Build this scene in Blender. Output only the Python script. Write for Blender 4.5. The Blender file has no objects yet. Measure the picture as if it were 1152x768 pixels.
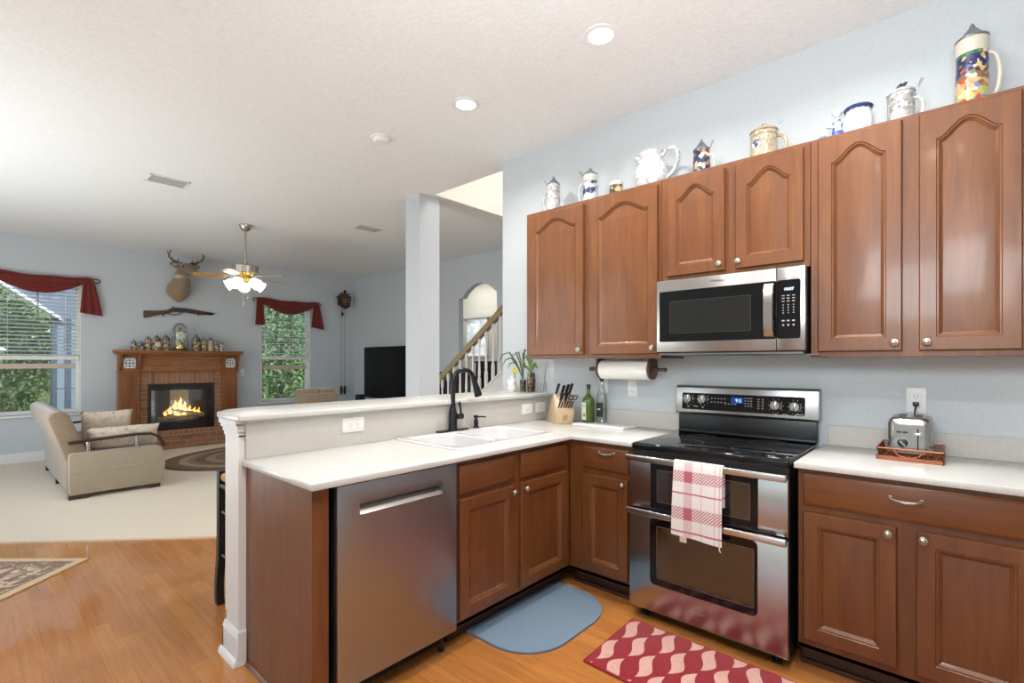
import bpy, bmesh, math, random
from mathutils import Vector, Matrix
random.seed(7)
PI = math.pi
SC = bpy.context.scene
COL = SC.collection

# ---------------------------------------------------------------- camera, world, sun, lights, exposure
cam_d = bpy.data.cameras.new('camera')
cam_d.sensor_width = 36.0
cam_d.lens = 554.0 / 1152.0 * 36.0
cam_d.shift_y = 23.5 / 1152.0
cam_d.clip_start = 0.05
cam = bpy.data.objects.new('camera', cam_d)
cam.location = (0, -3.074, 1.35)
cam.rotation_euler = (PI/2, 0, math.radians(41.95))
COL.objects.link(cam)
SC.camera = cam

SC.view_settings.view_transform = 'Standard'
SC.view_settings.look = 'None'
SC.view_settings.gamma = 1.0
SC.view_settings.use_curve_mapping = False
SC.view_settings.exposure = 0.06

world = bpy.data.worlds.new('sky'); SC.world = world
world.use_nodes = True
wn = world.node_tree.nodes; wl = world.node_tree.links
bg = wn['Background']
sky = wn.new('ShaderNodeTexSky'); sky.sky_type = 'NISHITA'; sky.sun_disc = False
sky.sun_elevation = math.radians(50); sky.sun_rotation = math.radians(60)
wl.new(sky.outputs[0], bg.inputs[0]); bg.inputs[1].default_value = 0.38

sun_d = bpy.data.lights.new('sun', 'SUN'); sun_d.energy = 5.0; sun_d.angle = math.radians(2)
sun = bpy.data.objects.new('sun', sun_d)
sun.rotation_euler = (math.radians(12), math.radians(42), 0); COL.objects.link(sun)

def area(name, loc, target, sx, sy, energy, color=(1, 1, 1)):
    d = bpy.data.lights.new(name, 'AREA'); d.shape = 'RECTANGLE'; d.size = sx; d.size_y = sy
    d.energy = energy; d.color = color
    o = bpy.data.objects.new(name, d); o.location = loc
    v = Vector(target) - Vector(loc)
    o.rotation_euler = v.to_track_quat('-Z', 'Y').to_euler()
    COL.objects.link(o); return o
# living room daylight from behind, upper hall window; added fills for kitchen and foyer
area('fill_kitchen_back', (0.1, -5.12, 1.25), (0.1, 0, 1.45), 2.4, 2.2, 4, (0.93, 0.97, 1.0))
area('daylight_living_window', (-5.9, -5.12, 1.5), (-5.9, 0, 1.6), 3.4, 2.2, 32, (0.94, 0.97, 1.0))
area('daylight_upper_hall', (-1.6, 1.3, 4.9), (-4.0, 1.3, 3.8), 1.6, 1.4, 62, (1.0, 0.97, 0.92))
area('fill_foyer', (-6.6, 3.0, 2.9), (-6.6, 3.1, 0), 1.2, 0.6, 12, (1.0, 0.97, 0.92))
# the photographer's flash bounced off the kitchen ceiling; added uplight for the living ceiling
area('bounce_flash_kitchen', (-.1, -2.75, 1.95), (-0.3, -1.95, 3.06), 0.9, 0.9, 64, (0.89, 0.96, 1.0))
area('uplight_fill_living', (-5.4, -4.0, .8), (-5.6, -2.6, 3.06), 3.2, 1.5, 66, (0.88, 0.96, 1.0))

# ---------------------------------------------------------------- colours and materials
def H(h, a=1.0):
    h = h.lstrip('#'); c = [int(h[i:i+2], 16)/255 for i in (0, 2, 4)]
    c = [x/12.92 if x <= .04045 else ((x+.055)/1.055)**2.4 for x in c]
    return (c[0], c[1], c[2], a)

class N:
    """small wrapper that chains math nodes"""
    def __init__(s, nt, sock): s.nt = nt; s.s = sock
    def op(s, o, b=None, c=None):
        n = s.nt.nodes.new('ShaderNodeMath'); n.operation = o
        for i, v in enumerate((s, b, c)):
            if v is None: continue
            if isinstance(v, N): s.nt.links.new(v.s, n.inputs[i])
            else: n.inputs[i].default_value = v
        return N(s.nt, n.outputs[0])
    def __add__(s, b): return s.op('ADD', b)
    def __sub__(s, b): return s.op('SUBTRACT', b)
    def __mul__(s, b): return s.op('MULTIPLY', b)
    def __truediv__(s, b): return s.op('DIVIDE', b)
    def sin(s): return s.op('SINE')
    def frac(s): return s.op('FRACT')
    def floor(s): return s.op('FLOOR')
    def abs(s): return s.op('ABSOLUTE')
    def gt(s, b): return s.op('GREATER_THAN', b)
    def lt(s, b): return s.op('LESS_THAN', b)
    def sqrt(s): return s.op('SQRT')
    def max(s, b): return s.op('MAXIMUM', b)
    def min(s, b): return s.op('MINIMUM', b)

def newmat(name, base=(.8, .8, .8, 1), rough=.5, metal=0., spec=None, coat=0., coat_rough=.1, trans=0., emit=None, estr=0., sheen=0.):
    m = bpy.data.materials.new(name); m.use_nodes = True
    b = m.node_tree.nodes['Principled BSDF']
    b.inputs['Base Color'].default_value = base
    b.inputs['Roughness'].default_value = rough
    b.inputs['Metallic'].default_value = metal
    if spec is not None: b.inputs['Specular IOR Level'].default_value = spec
    b.inputs['Coat Weight'].default_value = coat
    b.inputs['Coat Roughness'].default_value = coat_rough
    b.inputs['Transmission Weight'].default_value = trans
    if sheen: b.inputs['Sheen Weight'].default_value = sheen
    if emit: b.inputs['Emission Color'].default_value = emit; b.inputs['Emission Strength'].default_value = estr
    return m
def nt_of(m): return m.node_tree, m.node_tree.nodes['Principled BSDF']
def coords(nt, scale=(1, 1, 1), rot=(0, 0, 0), loc=(0, 0, 0)):
    tc = nt.nodes.new('ShaderNodeTexCoord'); mp = nt.nodes.new('ShaderNodeMapping')
    mp.inputs['Scale'].default_value = scale; mp.inputs['Rotation'].default_value = rot; mp.inputs['Location'].default_value = loc
    nt.links.new(tc.outputs['Object'], mp.inputs[0]); return mp.outputs[0]
def noise(nt, vec, scale=5, detail=4, rough=.6, dist=0.):
    n = nt.nodes.new('ShaderNodeTexNoise'); n.inputs['Scale'].default_value = scale
    n.inputs['Detail'].default_value = detail; n.inputs['Roughness'].default_value = rough; n.inputs['Distortion'].default_value = dist
    nt.links.new(vec, n.inputs['Vector']); return n.outputs['Fac']
def ramp(nt, fac, stops, interp='LINEAR'):
    r = nt.nodes.new('ShaderNodeValToRGB'); r.color_ramp.interpolation = interp
    e = r.color_ramp.elements
    while len(e) < len(stops): e.new(.5)
    for i, (p, c) in enumerate(stops): e[i].position = p; e[i].color = c
    nt.links.new(fac.s if isinstance(fac, N) else fac, r.inputs[0]); return r.outputs[0]
def mixc(nt, fac, a, b, mode='MIX'):
    n = nt.nodes.new('ShaderNodeMix'); n.data_type = 'RGBA'; n.blend_type = mode
    for sock, v in ((n.inputs[0], fac), (n.inputs[6], a), (n.inputs[7], b)):
        if isinstance(v, N): nt.links.new(v.s, sock)
        elif hasattr(v, 'is_output'): nt.links.new(v, sock)
        else: sock.default_value = v
    return n.outputs[2]
def bump(nt, bsdf, h, strength=.2, dist=.01):
    n = nt.nodes.new('ShaderNodeBump'); n.inputs['Strength'].default_value = strength; n.inputs['Distance'].default_value = dist
    nt.links.new(h.s if isinstance(h, N) else h, n.inputs['Height']); nt.links.new(n.outputs[0], bsdf.inputs['Normal'])
def xyz(nt, vec):
    s = nt.nodes.new('ShaderNodeSeparateXYZ'); nt.links.new(vec, s.inputs[0])
    return [N(nt, s.outputs[i]) for i in range(3)]

def wood(name, dark, mid, light, scale=(9, 9, .9), rough=.4, coat=.14, nscale=3.0, spec=.5):
    m = newmat(name, rough=rough, coat=coat, spec=spec); nt, b = nt_of(m)
    v = coords(nt, scale)
    f = noise(nt, v, nscale, 6, .62, .6)
    c = ramp(nt, f, [(.25, dark), (.5, mid), (.78, light)])
    v2 = coords(nt, (1.2, 1.2, 1.2)); f2 = noise(nt, v2, 2.2, 3)
    c2 = mixc(nt, .18, c, ramp(nt, f2, [(.3, dark), (.7, light)]))
    nt.links.new(c2, b.inputs['Base Color'])
    bump(nt, b, f, .04, .004); return m
def speckle(name, c1, c2, scale, rough=.5, lo=.4, hi=.6, bumps=0., **k):
    m = newmat(name, rough=rough, **k); nt, b = nt_of(m)
    f = noise(nt, coords(nt), scale, 5, .7)
    nt.links.new(ramp(nt, f, [(lo, c1), (hi, c2)]), b.inputs['Base Color'])
    if bumps: bump(nt, b, f, bumps, .01)
    return m

M = {}
M['cherry'] = wood('cherry_wood', H('#5e341a'), H('#6f401f'), H('#825026'))
M['cherry_h'] = wood('cherry_wood_horizontal', H('#5e341a'), H('#6f401f'), H('#825026'), scale=(.9, 9, 9))
M['cherry_hy'] = wood('cherry_wood_crosswise', H('#5e341a'), H('#6f401f'), H('#825026'), scale=(9, .9, 9))
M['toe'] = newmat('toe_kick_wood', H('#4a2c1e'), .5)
M['inside'] = newmat('cabinet_shadow_gap', H('#3a2116'), .6)
M['wall'] = speckle('blue_grey_paint', H('#c6cbcf'), H('#cbd0d3'), 60, .85, bumps=.03, spec=.2)
M['hallwall'] = newmat('cream_paint', H('#e6e3d8'), .85, spec=.2)
M['ceiling'] = speckle('textured_ceiling_paint', H('#ebecec'), H('#f1f2f2'), 45, .95, bumps=.22, spec=.1)
M['trim'] = newmat('white_trim_paint', H('#e8e6e2'), .45)
M['white'] = newmat('white_enamel', H('#efefed'), .3)
M['plastic_white'] = newmat('white_plastic', H('#f0efec'), .35)
M['counter'] = speckle('quartz_counter', H('#cbcac6'), H('#d6d5d1'), 180, .22, spec=.5)
M['splash'] = speckle('quartz_backsplash', H('#c3beb7'), H('#cdc8c1'), 180, .3)
M['sink'] = newmat('white_porcelain', H('#dedede'), .12, coat=.3)
M['black_glass'] = newmat('black_glass', (.006, .006, .007, 1), .06, spec=.38)
M['black'] = newmat('black_plastic', (.012, .012, .013, 1), .35)
M['black_matte'] = newmat('black_matte', (.01, .01, .01, 1), .6)
M['bronze'] = newmat('oil_rubbed_bronze', H('#35353a'), .28, metal=.75)
M['nickel'] = newmat('brushed_nickel', H('#b9b3a8'), .28, metal=1.)
M['chrome'] = newmat('chrome', H('#d8d8d8'), .1, metal=1.)
M['pewter'] = newmat('pewter', H('#8f959a'), .35, metal=.85)
M['gold'] = newmat('brass', H('#d4b25e'), .25, metal=1.)
def steel(name, base, rough, sc):
    m = newmat(name, base, rough, metal=1.); nt, b = nt_of(m)
    f = noise(nt, coords(nt, sc), 3, 2)
    nt.links.new(ramp(nt, f, [(.3, tuple(x*.97 for x in base[:3]) + (1,)), (.7, base)]), b.inputs['Base Color'])
    return m
M['steel'] = steel('stainless_steel', H('#aeaba8'), .27, (60, 60, .6))
M['steel_dw'] = steel('stainless_steel_dishwasher', H('#a3a5a9'), .36, (60, 60, .6))
M['steel_bright'] = newmat('polished_steel', H('#c4c2bf'), .2, metal=1.)

# floors
m = newmat('hardwood_floor', rough=.2, coat=.6, coat_rough=.05); M['floor'] = m; nt, b = nt_of(m)
X, Y, Z = xyz(nt, coords(nt))
BW = .083
row = (Y / BW).floor()
rn = nt.nodes.new('ShaderNodeTexWhiteNoise'); rn.noise_dimensions = '1D'; nt.links.new(row.s, rn.inputs['W'])
xo = X / 1.05 + N(nt, rn.outputs[0]) * 7.3
cell = xo.floor()
wn2 = nt.nodes.new('ShaderNodeTexWhiteNoise'); wn2.noise_dimensions = '2D'
cb = nt.nodes.new('ShaderNodeCombineXYZ'); nt.links.new(row.s, cb.inputs[0]); nt.links.new(cell.s, cb.inputs[1]); nt.links.new(cb.outputs[0], wn2.inputs[0])
tone = ramp(nt, N(nt, wn2.outputs[0]), [(0, H('#ad6a2c')), (.5, H('#ba7637')), (1, H('#c58342'))])
mp = coords(nt, (1.0, 14, 1)); gr = noise(nt, mp, 3.5, 5, .6, .8)
c = mixc(nt, .35, tone, ramp(nt, gr, [(.3, H('#a96a34')), (.7, H('#d69a60'))]))
g1 = (Y / BW).frac(); g2 = xo.frac()
gap = (g1.lt(.02)).max(g2.lt(.0025))
c = mixc(nt, gap * .55, c, H('#7a4a22'))
nt.links.new(c, b.inputs['Base Color'])
bump(nt, b, gap * -1.0, .12, .004)
m = speckle('cream_carpet', H('#dfcfb4'), H('#ebdec8'), 90, .98, .3, .7, bumps=.5, spec=.05, sheen=.2); M['carpet'] = m

# brick
m = newmat('fire_brick', rough=.85); M['brick'] = m; nt, b = nt_of(m)
tc = nt.nodes.new('ShaderNodeTexCoord')
sep = xyz(nt, tc.outputs['Object']); cb = nt.nodes.new('ShaderNodeCombineXYZ')
nt.links.new(sep[1].s, cb.inputs[0]); nt.links.new(sep[2].s, cb.inputs[1])
def brickmat(name, w, h):
    m = newmat(name, rough=.85); nt, b = nt_of(m)
    tc = nt.nodes.new('ShaderNodeTexCoord'); s = xyz(nt, tc.outputs['Object']); cb = nt.nodes.new('ShaderNodeCombineXYZ')
    nt.links.new(s[1].s, cb.inputs[0]); nt.links.new((s[2] + s[0]*1.0).s, cb.inputs[1])
    bt = nt.nodes.new('ShaderNodeTexBrick'); bt.inputs['Scale'].default_value = 1.0
    bt.inputs['Brick Width'].default_value = w; bt.inputs['Row Height'].default_value = h; bt.inputs['Mortar Size'].default_value = .005
    bt.inputs['Color1'].default_value = H('#a9795a'); bt.inputs['Color2'].default_value = H('#906448'); bt.inputs['Mortar'].default_value = H('#ad957e')
    nt.links.new(cb.outputs[0], bt.inputs['Vector']); nt.links.new(bt.outputs['Color'], b.inputs['Base Color'])
    bump(nt, b, bt.outputs['Fac'], -.3, .005); return m
M['brick_soldier'] = brickmat('soldier_course_brick', .07, .25)
M['brick'] = brickmat('fire_brick_courses', .21, .072)
M['mantel'] = wood('mantel_oak', H('#6e3f1c'), H('#94592a'), H('#b37639'), scale=(9, 1.0, 9), rough=.4)
M['mantel_v'] = wood('mantel_oak_upright', H('#6a3c1b'), H('#8c5227'), H('#a86c34'), scale=(9, 9, .9), rough=.4)
M['fabric_red'] = speckle('dark_red_fabric', H('#641d19'), H('#7d2820'), 60, .9, sheen=.2)
M['sofa'] = speckle('tan_microfibre', H('#9b8d78'), H('#a89b86'), 140, .9, .35, .65, bumps=.1, sheen=.4)
M['sofa_back'] = speckle('brown_microfibre', H('#86715a'), H('#957f67'), 40, .85, .35, .65, sheen=.5)
M['dark_wood'] = newmat('dark_wood', H('#3b231a'), .3, coat=.3)
M['black_wood'] = newmat('black_painted_wood', H('#1c1715'), .35)
M['walnut'] = wood('walnut_brown_wood', H('#3c2418'), H('#53331f'), H('#6b4529'), rough=.4)
M['maple'] = wood('maple_block', H('#c4a680'), H('#d0b592'), H('#d9c3a3'), rough=.5, coat=.05)
M['rail'] = wood('oak_handrail', H('#8a7757'), H('#9c8866'), H('#ab9878'), scale=(.9, 9, 9), rough=.4)

def glassmat(name, tint=(1, 1, 1, 1), refl=.08):
    m = bpy.data.materials.new(name); m.use_nodes = True; nt = m.node_tree; nt.nodes.clear()
    o = nt.nodes.new('ShaderNodeOutputMaterial'); mx = nt.nodes.new('ShaderNodeMixShader')
    t = nt.nodes.new('ShaderNodeBsdfTransparent'); t.inputs[0].default_value = tint
    g = nt.nodes.new('ShaderNodeBsdfGlossy'); g.inputs['Roughness'].default_value = .02
    lw = nt.nodes.new('ShaderNodeLayerWeight'); lw.inputs[0].default_value = .35
    mm = nt.nodes.new('ShaderNodeMath'); mm.operation = 'MULTIPLY_ADD'; mm.inputs[1].default_value = .5; mm.inputs[2].default_value = refl*.5
    nt.links.new(lw.outputs['Fresnel'], mm.inputs[0]); nt.links.new(mm.outputs[0], mx.inputs[0])
    nt.links.new(t.outputs[0], mx.inputs[1]); nt.links.new(g.outputs[0], mx.inputs[2]); nt.links.new(mx.outputs[0], o.inputs[0])
    return m
M['pane'] = glassmat('window_glass', (.96, .98, .98, 1))
M['clear'] = glassmat('clear_glass', (.9, .93, .93, 1), .12)
M['oven_pane'] = newmat('tinted_oven_pane', (.012, .010, .009, 1), .07, spec=1.0, coat=1.0, coat_rough=.05)
M['oven_glass'] = glassmat('oven_window_glass', (.12, .11, .10, 1), .2)

# ---------------------------------------------------------------- mesh builder
class B:
    def __init__(s): s.bm = bmesh.new()
    def _add(s, t, mat=None):
        if mat is not None: bmesh.ops.transform(t, matrix=mat, verts=t.verts)
        me = bpy.data.meshes.new('t'); t.to_mesh(me); t.free(); s.bm.from_mesh(me); bpy.data.meshes.remove(me); return s
    def box(s, x0, x1, y0, y1, z0, z1, bev=0., seg=2, mat=None):
        t = bmesh.new(); bmesh.ops.create_cube(t, size=1)
        for v in t.verts: v.co = Vector(((x0+x1)/2 + v.co.x*(x1-x0), (y0+y1)/2 + v.co.y*(y1-y0), (z0+z1)/2 + v.co.z*(z1-z0)))
        if bev: bmesh.ops.bevel(t, geom=list(t.edges), offset=bev, segments=seg, profile=.5, affect='EDGES', clamp_overlap=True)
        return s._add(t, mat)
    def prism(s, pts, axis, a0, a1, bev=0., seg=2, mat=None):
        t = bmesh.new()
        def P(p, a):
            return {'x': (a, p[0], p[1]), 'y': (p[0], a, p[1]), 'z': (p[0], p[1], a)}[axis]
        v0 = [t.verts.new(P(p, a0)) for p in pts]; v1 = [t.verts.new(P(p, a1)) for p in pts]
        n = len(pts)
        t.faces.new(v0); t.faces.new(v1[::-1])
        for i in range(n): t.faces.new((v0[i], v0[(i+1) % n], v1[(i+1) % n], v1[i]))
        bmesh.ops.recalc_face_normals(t, faces=t.faces)
        if bev:
            es = [e for e in t.edges if len(e.link_faces) == 2 and e.calc_face_angle(0) > .5]
            bmesh.ops.bevel(t, geom=es, offset=bev, segments=seg, profile=.5, affect='EDGES', clamp_overlap=True)
        return s._add(t, mat)
    def rings(s, rings, cap0=True, cap1=True, closed=False, mat=None):
        t = bmesh.new(); vs = [[t.verts.new(p) for p in r] for r in rings]; n = len(rings[0])
        R = range(len(rings) if closed else len(rings)-1)
        for i in R:
            a, b = vs[i], vs[(i+1) % len(vs)]
            for j in range(n):
                t.faces.new((a[j], a[(j+1) % n], b[(j+1) % n], b[j]))
        if not closed:
            if cap0: t.faces.new(vs[0][::-1])
            if cap1: t.faces.new(vs[-1])
        bmesh.ops.recalc_face_normals(t, faces=t.faces)
        return s._add(t, mat)
    def tube(s, pts, r, n=10, cap=True, flat=1.0, mat=None):
        pts = [Vector(p) for p in pts]; rs = r if isinstance(r, (list, tuple)) else [r]*len(pts)
        out = []; up = None
        for i, p in enumerate(pts):
            d = (pts[min(i+1, len(pts)-1)] - pts[max(i-1, 0)]).normalized()
            if up is None:
                up = Vector((0, 0, 1)) if abs(d.z) < .9 else Vector((1, 0, 0))
            a = d.cross(up).normalized(); up2 = a.cross(d).normalized(); up = up2
            out.append([p + (a*math.cos(k*2*PI/n) + up2*math.sin(k*2*PI/n)*flat)*rs[i] for k in range(n)])
        return s.rings(out, cap, cap, mat=mat)
    def lathe(s, prof, c=(0, 0, 0), n=20, cap=True, mat=None):
        out = [[(c[0]+max(r, 1e-4)*math.cos(k*2*PI/n), c[1]+max(r, 1e-4)*math.sin(k*2*PI/n), c[2]+z) for k in range(n)] for r, z in prof]
        return s.rings(out, cap, cap, mat=mat)
    def ell(s, c, rx, ry, rz, n=14, m=9, mat=None):
        t = bmesh.new(); bmesh.ops.create_uvsphere(t, u_segments=n, v_segments=m, radius=1)
        for v in t.verts: v.co = Vector((c[0]+v.co.x*rx, c[1]+v.co.y*ry, c[2]+v.co.z*rz))
        return s._add(t, mat)
    def sheet(s, grid, thick=0., mat=None):
        """grid[i][j] points; thick > 0 gives the sheet a back side"""
        t = bmesh.new(); V = [[t.verts.new(p) for p in r] for r in grid]
        for i in range(len(V)-1):
            for j in range(len(V[0])-1): t.faces.new((V[i][j], V[i][j+1], V[i+1][j+1], V[i+1][j]))
        bmesh.ops.recalc_face_normals(t, faces=t.faces)
        if thick: bmesh.ops.solidify(t, geom=list(t.faces), thickness=thick)
        return s._add(t, mat)
    def quad(s, a, b, c, d):
        vs = [s.bm.verts.new(p) for p in (a, b, c, d)]; s.bm.faces.new(vs); return s

def wloc(o):
    v = Vector((0, 0, 0))
    while o: v = v + Vector(o.location); o = o.parent
    return v
def obj(name, b, m, parent=None, local=False, smooth=40):
    me = bpy.data.meshes.new(name); b.bm.to_mesh(me); b.bm.free()
    if parent is not None and not local: me.transform(Matrix.Translation(-wloc(parent)))
    me.materials.append(M[m] if isinstance(m, str) else m)
    if smooth:
        me.polygons.foreach_set('use_smooth', [True]*len(me.polygons)); me.set_sharp_from_angle(angle=math.radians(smooth))
    o = bpy.data.objects.new(name, me); COL.objects.link(o)
    if parent is not None: o.parent = parent
    return o
def thing(name, label, cat, loc=(0, 0, 0), rotz=0., group=None):
    o = bpy.data.objects.new(name, None); o.empty_display_size = .05; COL.objects.link(o)
    o.location = loc; o.rotation_euler = (0, 0, rotz); o['label'] = label; o['category'] = cat
    if group: o['group'] = group
    return o
def tag(o, label, cat, group=None, kind=None):
    o['label'] = label; o['category'] = cat
    if group: o['group'] = group
    if kind: o['kind'] = kind
    return o
def struct(name, b, m, parent=None, smooth=40):
    o = obj(name, b, m, parent, smooth=smooth)
    if parent is None: o['kind'] = 'structure'
    return o
def dup(root, loc, rotz=0., label=None, group=None):
    r = root.copy(); COL.objects.link(r); r.location = loc; r.rotation_euler = (0, 0, rotz)
    if label: r['label'] = label
    if group: r['group'] = group
    for ch in list(root.children):
        c = ch.copy(); COL.objects.link(c); c.parent = r
        for g in list(ch.children):
            d = g.copy(); COL.objects.link(d); d.parent = c
    return r
def text(name, s, size, mat4, m, parent, depth=.0006):
    cu = bpy.data.curves.new(name, 'FONT'); cu.body = s; cu.size = size; cu.align_x = 'CENTER'; cu.align_y = 'CENTER'; cu.extrude = depth
    o = bpy.data.objects.new(name, cu); COL.objects.link(o)
    bpy.context.view_layer.update()
    me = bpy.data.meshes.new_from_object(o.evaluated_get(bpy.context.evaluated_depsgraph_get()))
    bpy.data.objects.remove(o); bpy.data.curves.remove(cu)
    me.transform(mat4); me.transform(Matrix.Translation(-wloc(parent)))
    me.materials.clear(); me.materials.append(M[m] if isinstance(m, str) else m)
    r = bpy.data.objects.new(name, me); COL.objects.link(r); r.parent = parent
    return r
def face_south(x, y, z): return Matrix.Translation((x, y, z)) @ Matrix.Rotation(PI/2, 4, 'X')
def boolean(o, cutters):
    for cb in cutters:
        me = bpy.data.meshes.new('cut'); cb.bm.to_mesh(me); cb.bm.free(); c = bpy.data.objects.new('cut', me); COL.objects.link(c)
        md = o.modifiers.new('b', 'BOOLEAN'); md.operation = 'DIFFERENCE'; md.solver = 'EXACT'; md.object = c
        bpy.context.view_layer.update()
        nm = bpy.data.meshes.new_from_object(o.evaluated_get(bpy.context.evaluated_depsgraph_get()))
        o.modifiers.clear(); o.data = nm; bpy.data.objects.remove(c); bpy.data.meshes.remove(me)
    me = o.data
    me.polygons.foreach_set('use_smooth', [True]*len(me.polygons)); me.set_sharp_from_angle(angle=math.radians(35))
    return o
def rrect(x0, x1, y0, y1, r, n=6):
    out = []
    for cx, cy, a0 in ((x1-r, y0+r, -PI/2), (x1-r, y1-r, 0), (x0+r, y1-r, PI/2), (x0+r, y0+r, PI)):
        for k in range(n+1):
            a = a0 + k*PI/2/n; out.append((cx+r*math.cos(a), cy+r*math.sin(a)))
    return out

# ================================================================ THE SETTING
CZ = 3.06
FX, TY = -9.3, 2.35          # far (fireplace) wall, television wall
BX0, BX1, BY = -9.3, 2.2, -5.0
struct('floor', B().box(-9.6, 2.4, -5.2, 6.2, -.1, 0), 'floor', smooth=0)
fc = struct('floor_carpet', B().prism([(-9.3, -5), (-7.29, -5), (-5.30, -2.90), (-4.17, -1.71), (-3.45, -.95), (-3.45, 2.35), (-9.3, 2.35)], 'z', 0, .012), 'carpet', smooth=0)
# ceilings: kitchen and living room, open over the stair well
struct('ceiling', B().box(-9.5, 2.4, -5.2, .14, CZ, CZ+.2), 'ceiling', smooth=0)
struct('ceiling_living', B().box(-9.5, -3.95, .14, 2.5, CZ, CZ+.2), 'ceiling', smooth=0)
struct('ceiling_hall', B().box(-4.1, 2.4, .0, 2.6, 5.6, 5.75), 'hallwall', smooth=0)
struct('ceiling_foyer', B().box(-9.5, 2.4, 2.45, 5, 2.95, 3.1), 'hallwall', smooth=0)
# range wall
struct('wall_range', B().box(-2.87, 2.2, 0, .14, 0, CZ+.001), 'wall', smooth=0)
struct('wall_hall_upper_near', B().box(-3.95, 2.2, .0, .14, CZ+.2, 5.6), 'hallwall', smooth=0)
struct('wall_hall_upper', B().box(-4.1, -3.942, .142, 2.35, CZ+.001, 5.6), 'hallwall', smooth=0)
struct('wall_right', B().box(2.2, 2.35, -5.0, .14, 0, CZ), 'wall', smooth=0)
struct('wall_back', B().box(-9.3, -7.7, -5.1, -5.0, 0, CZ).box(-7.7, -4.1, -5.1, -5, 0, .35).box(-7.7, -4.1, -5.1, -5, 2.65, CZ)
       .box(-4.1, -1.2, -5.1, -5, 0, CZ).box(-1.2, 1.4, -5.1, -5, 2.4, CZ).box(1.4, 2.35, -5.1, -5, 0, CZ), 'wall', smooth=0)
# far wall with its two window openings
W1 = (-4.0, -1.957, .64, 2.50); W2 = (.50, 1.416, .63, 2.40)
fw = B()
fw.box(FX-.16, FX, -5.1, W1[0], 0, CZ).box(FX-.16, FX, W1[0], W1[1], 0, W1[2]).box(FX-.16, FX, W1[0], W1[1], W1[3], CZ)
fw.box(FX-.16, FX, W1[1], W2[0], 0, CZ).box(FX-.16, FX, W2[0], W2[1], 0, W2[2]).box(FX-.16, FX, W2[0], W2[1], W2[3], CZ).box(FX-.16, FX, W2[1], TY+.1, 0, CZ)
struct('wall_far', fw, 'wall', smooth=0)
# television wall with the arched opening
AX0, AX1 = -6.05, -5.185
ac = (AX0+AX1)/2 + .0
arch = []
for k in range(17):
    t = k/16; x = -5.96 + (AX1 + 5.96)*t
    arch.append((x, 2.395 + .21*math.sin(PI*t)**.75 if 0 < t < 1 else 2.395 + .04*t))
pts = [(AX0, 0), (AX0, 2.393), (-5.965, 2.393)] + arch[1:] + [(AX1, 0), (2.2, 0), (2.2, 5.6), (-3.95, 5.6), (-3.95, CZ), (FX, CZ), (FX, 0)]
b = B(); b.box(FX, AX0, TY, TY+.1, 0, CZ).box(AX1, 2.2, TY, TY+.1, 0, CZ)
b.prism([(AX0, 2.393)] + [(-5.965, 2.393)] + arch[1:-1] + [(AX1, 2.435), (AX1, CZ), (AX0, CZ)], 'y', TY, TY+.1)
b.box(-3.95, 2.2, TY, TY+.1, CZ, 5.6)
struct('wall_television', b, 'wall', smooth=0)
struct('wall_foyer', B().box(-9.3, -7.36, 3.6, 3.7, 0, 2.95).box(-7.36, -6.2, 3.6, 3.7, 2.26, 2.95).box(-6.2, 2.2, 3.6, 3.7, 0, 2.95), 'hallwall', smooth=0)
# square column standing where the bar meets the stair well
struct('column', B().box(-4.25, -4.02, 0, .26, 0, CZ+.001), 'wall', smooth=0)
# knee wall of the peninsula, its end post trim and base
struct('wall_peninsula', B().box(-2.53, -2.372, -2.255, 0, 0, 1.09), 'trim', smooth=0)
tr = B()
prof = [(0, 0), (.010, .012), (.014, .03), (.03, .055), (.036, .065), (.055, .085), (.06, .105)]
for (z0, d) in ((1.002, .006), (1.015, .012), (1.032, .020), (1.052, .032), (1.068, .042)):
    tr.box(-2.53-d*1.4, -2.3705, -2.255-d*.35, -2.15, z0, z0+.021 if z0 < 1.06 else 1.09)
tr.box(-2.534, -2.3705, -2.258, -2.2, .2, 1.003)
struct('trim_1', tr, 'trim')
bb = B().box(-2.545, -2.360, -2.268, -2.227, 0, .125, .002, 1).box(-2.545, -2.53, -2.268, .0, 0, .125, .002, 1)
bb.prism([(-2.275+.007, .125), (-2.227, .125), (-2.227, .15), (-2.258, .15), (-2.262, .14)], 'x', -2.543, -2.362)
bb.prism([(-2.283, 0), (-2.268, 0), (-2.268, .03), (-2.272, .028), (-2.279, .018)], 'x', -2.558, -2.362)
bb.box(-2.362, -2.356, -2.28, -2.229, 0, .024, .002, 1).box(-2.36, -2.357, -2.266, -2.229, .02, .15, .001, 1)
struct('baseboard_peninsula', bb, 'trim')
struct('baseboard_far', B().box(FX, FX+.016, -5, -1.58, .0, .14, .003, 1).box(FX, FX+.016, .1, TY, 0, .14, .003, 1), 'trim')
struct('baseboard_television', B().box(FX+.02, AX0, TY-.016, TY, .0, .14, .003, 1), 'trim')

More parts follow.
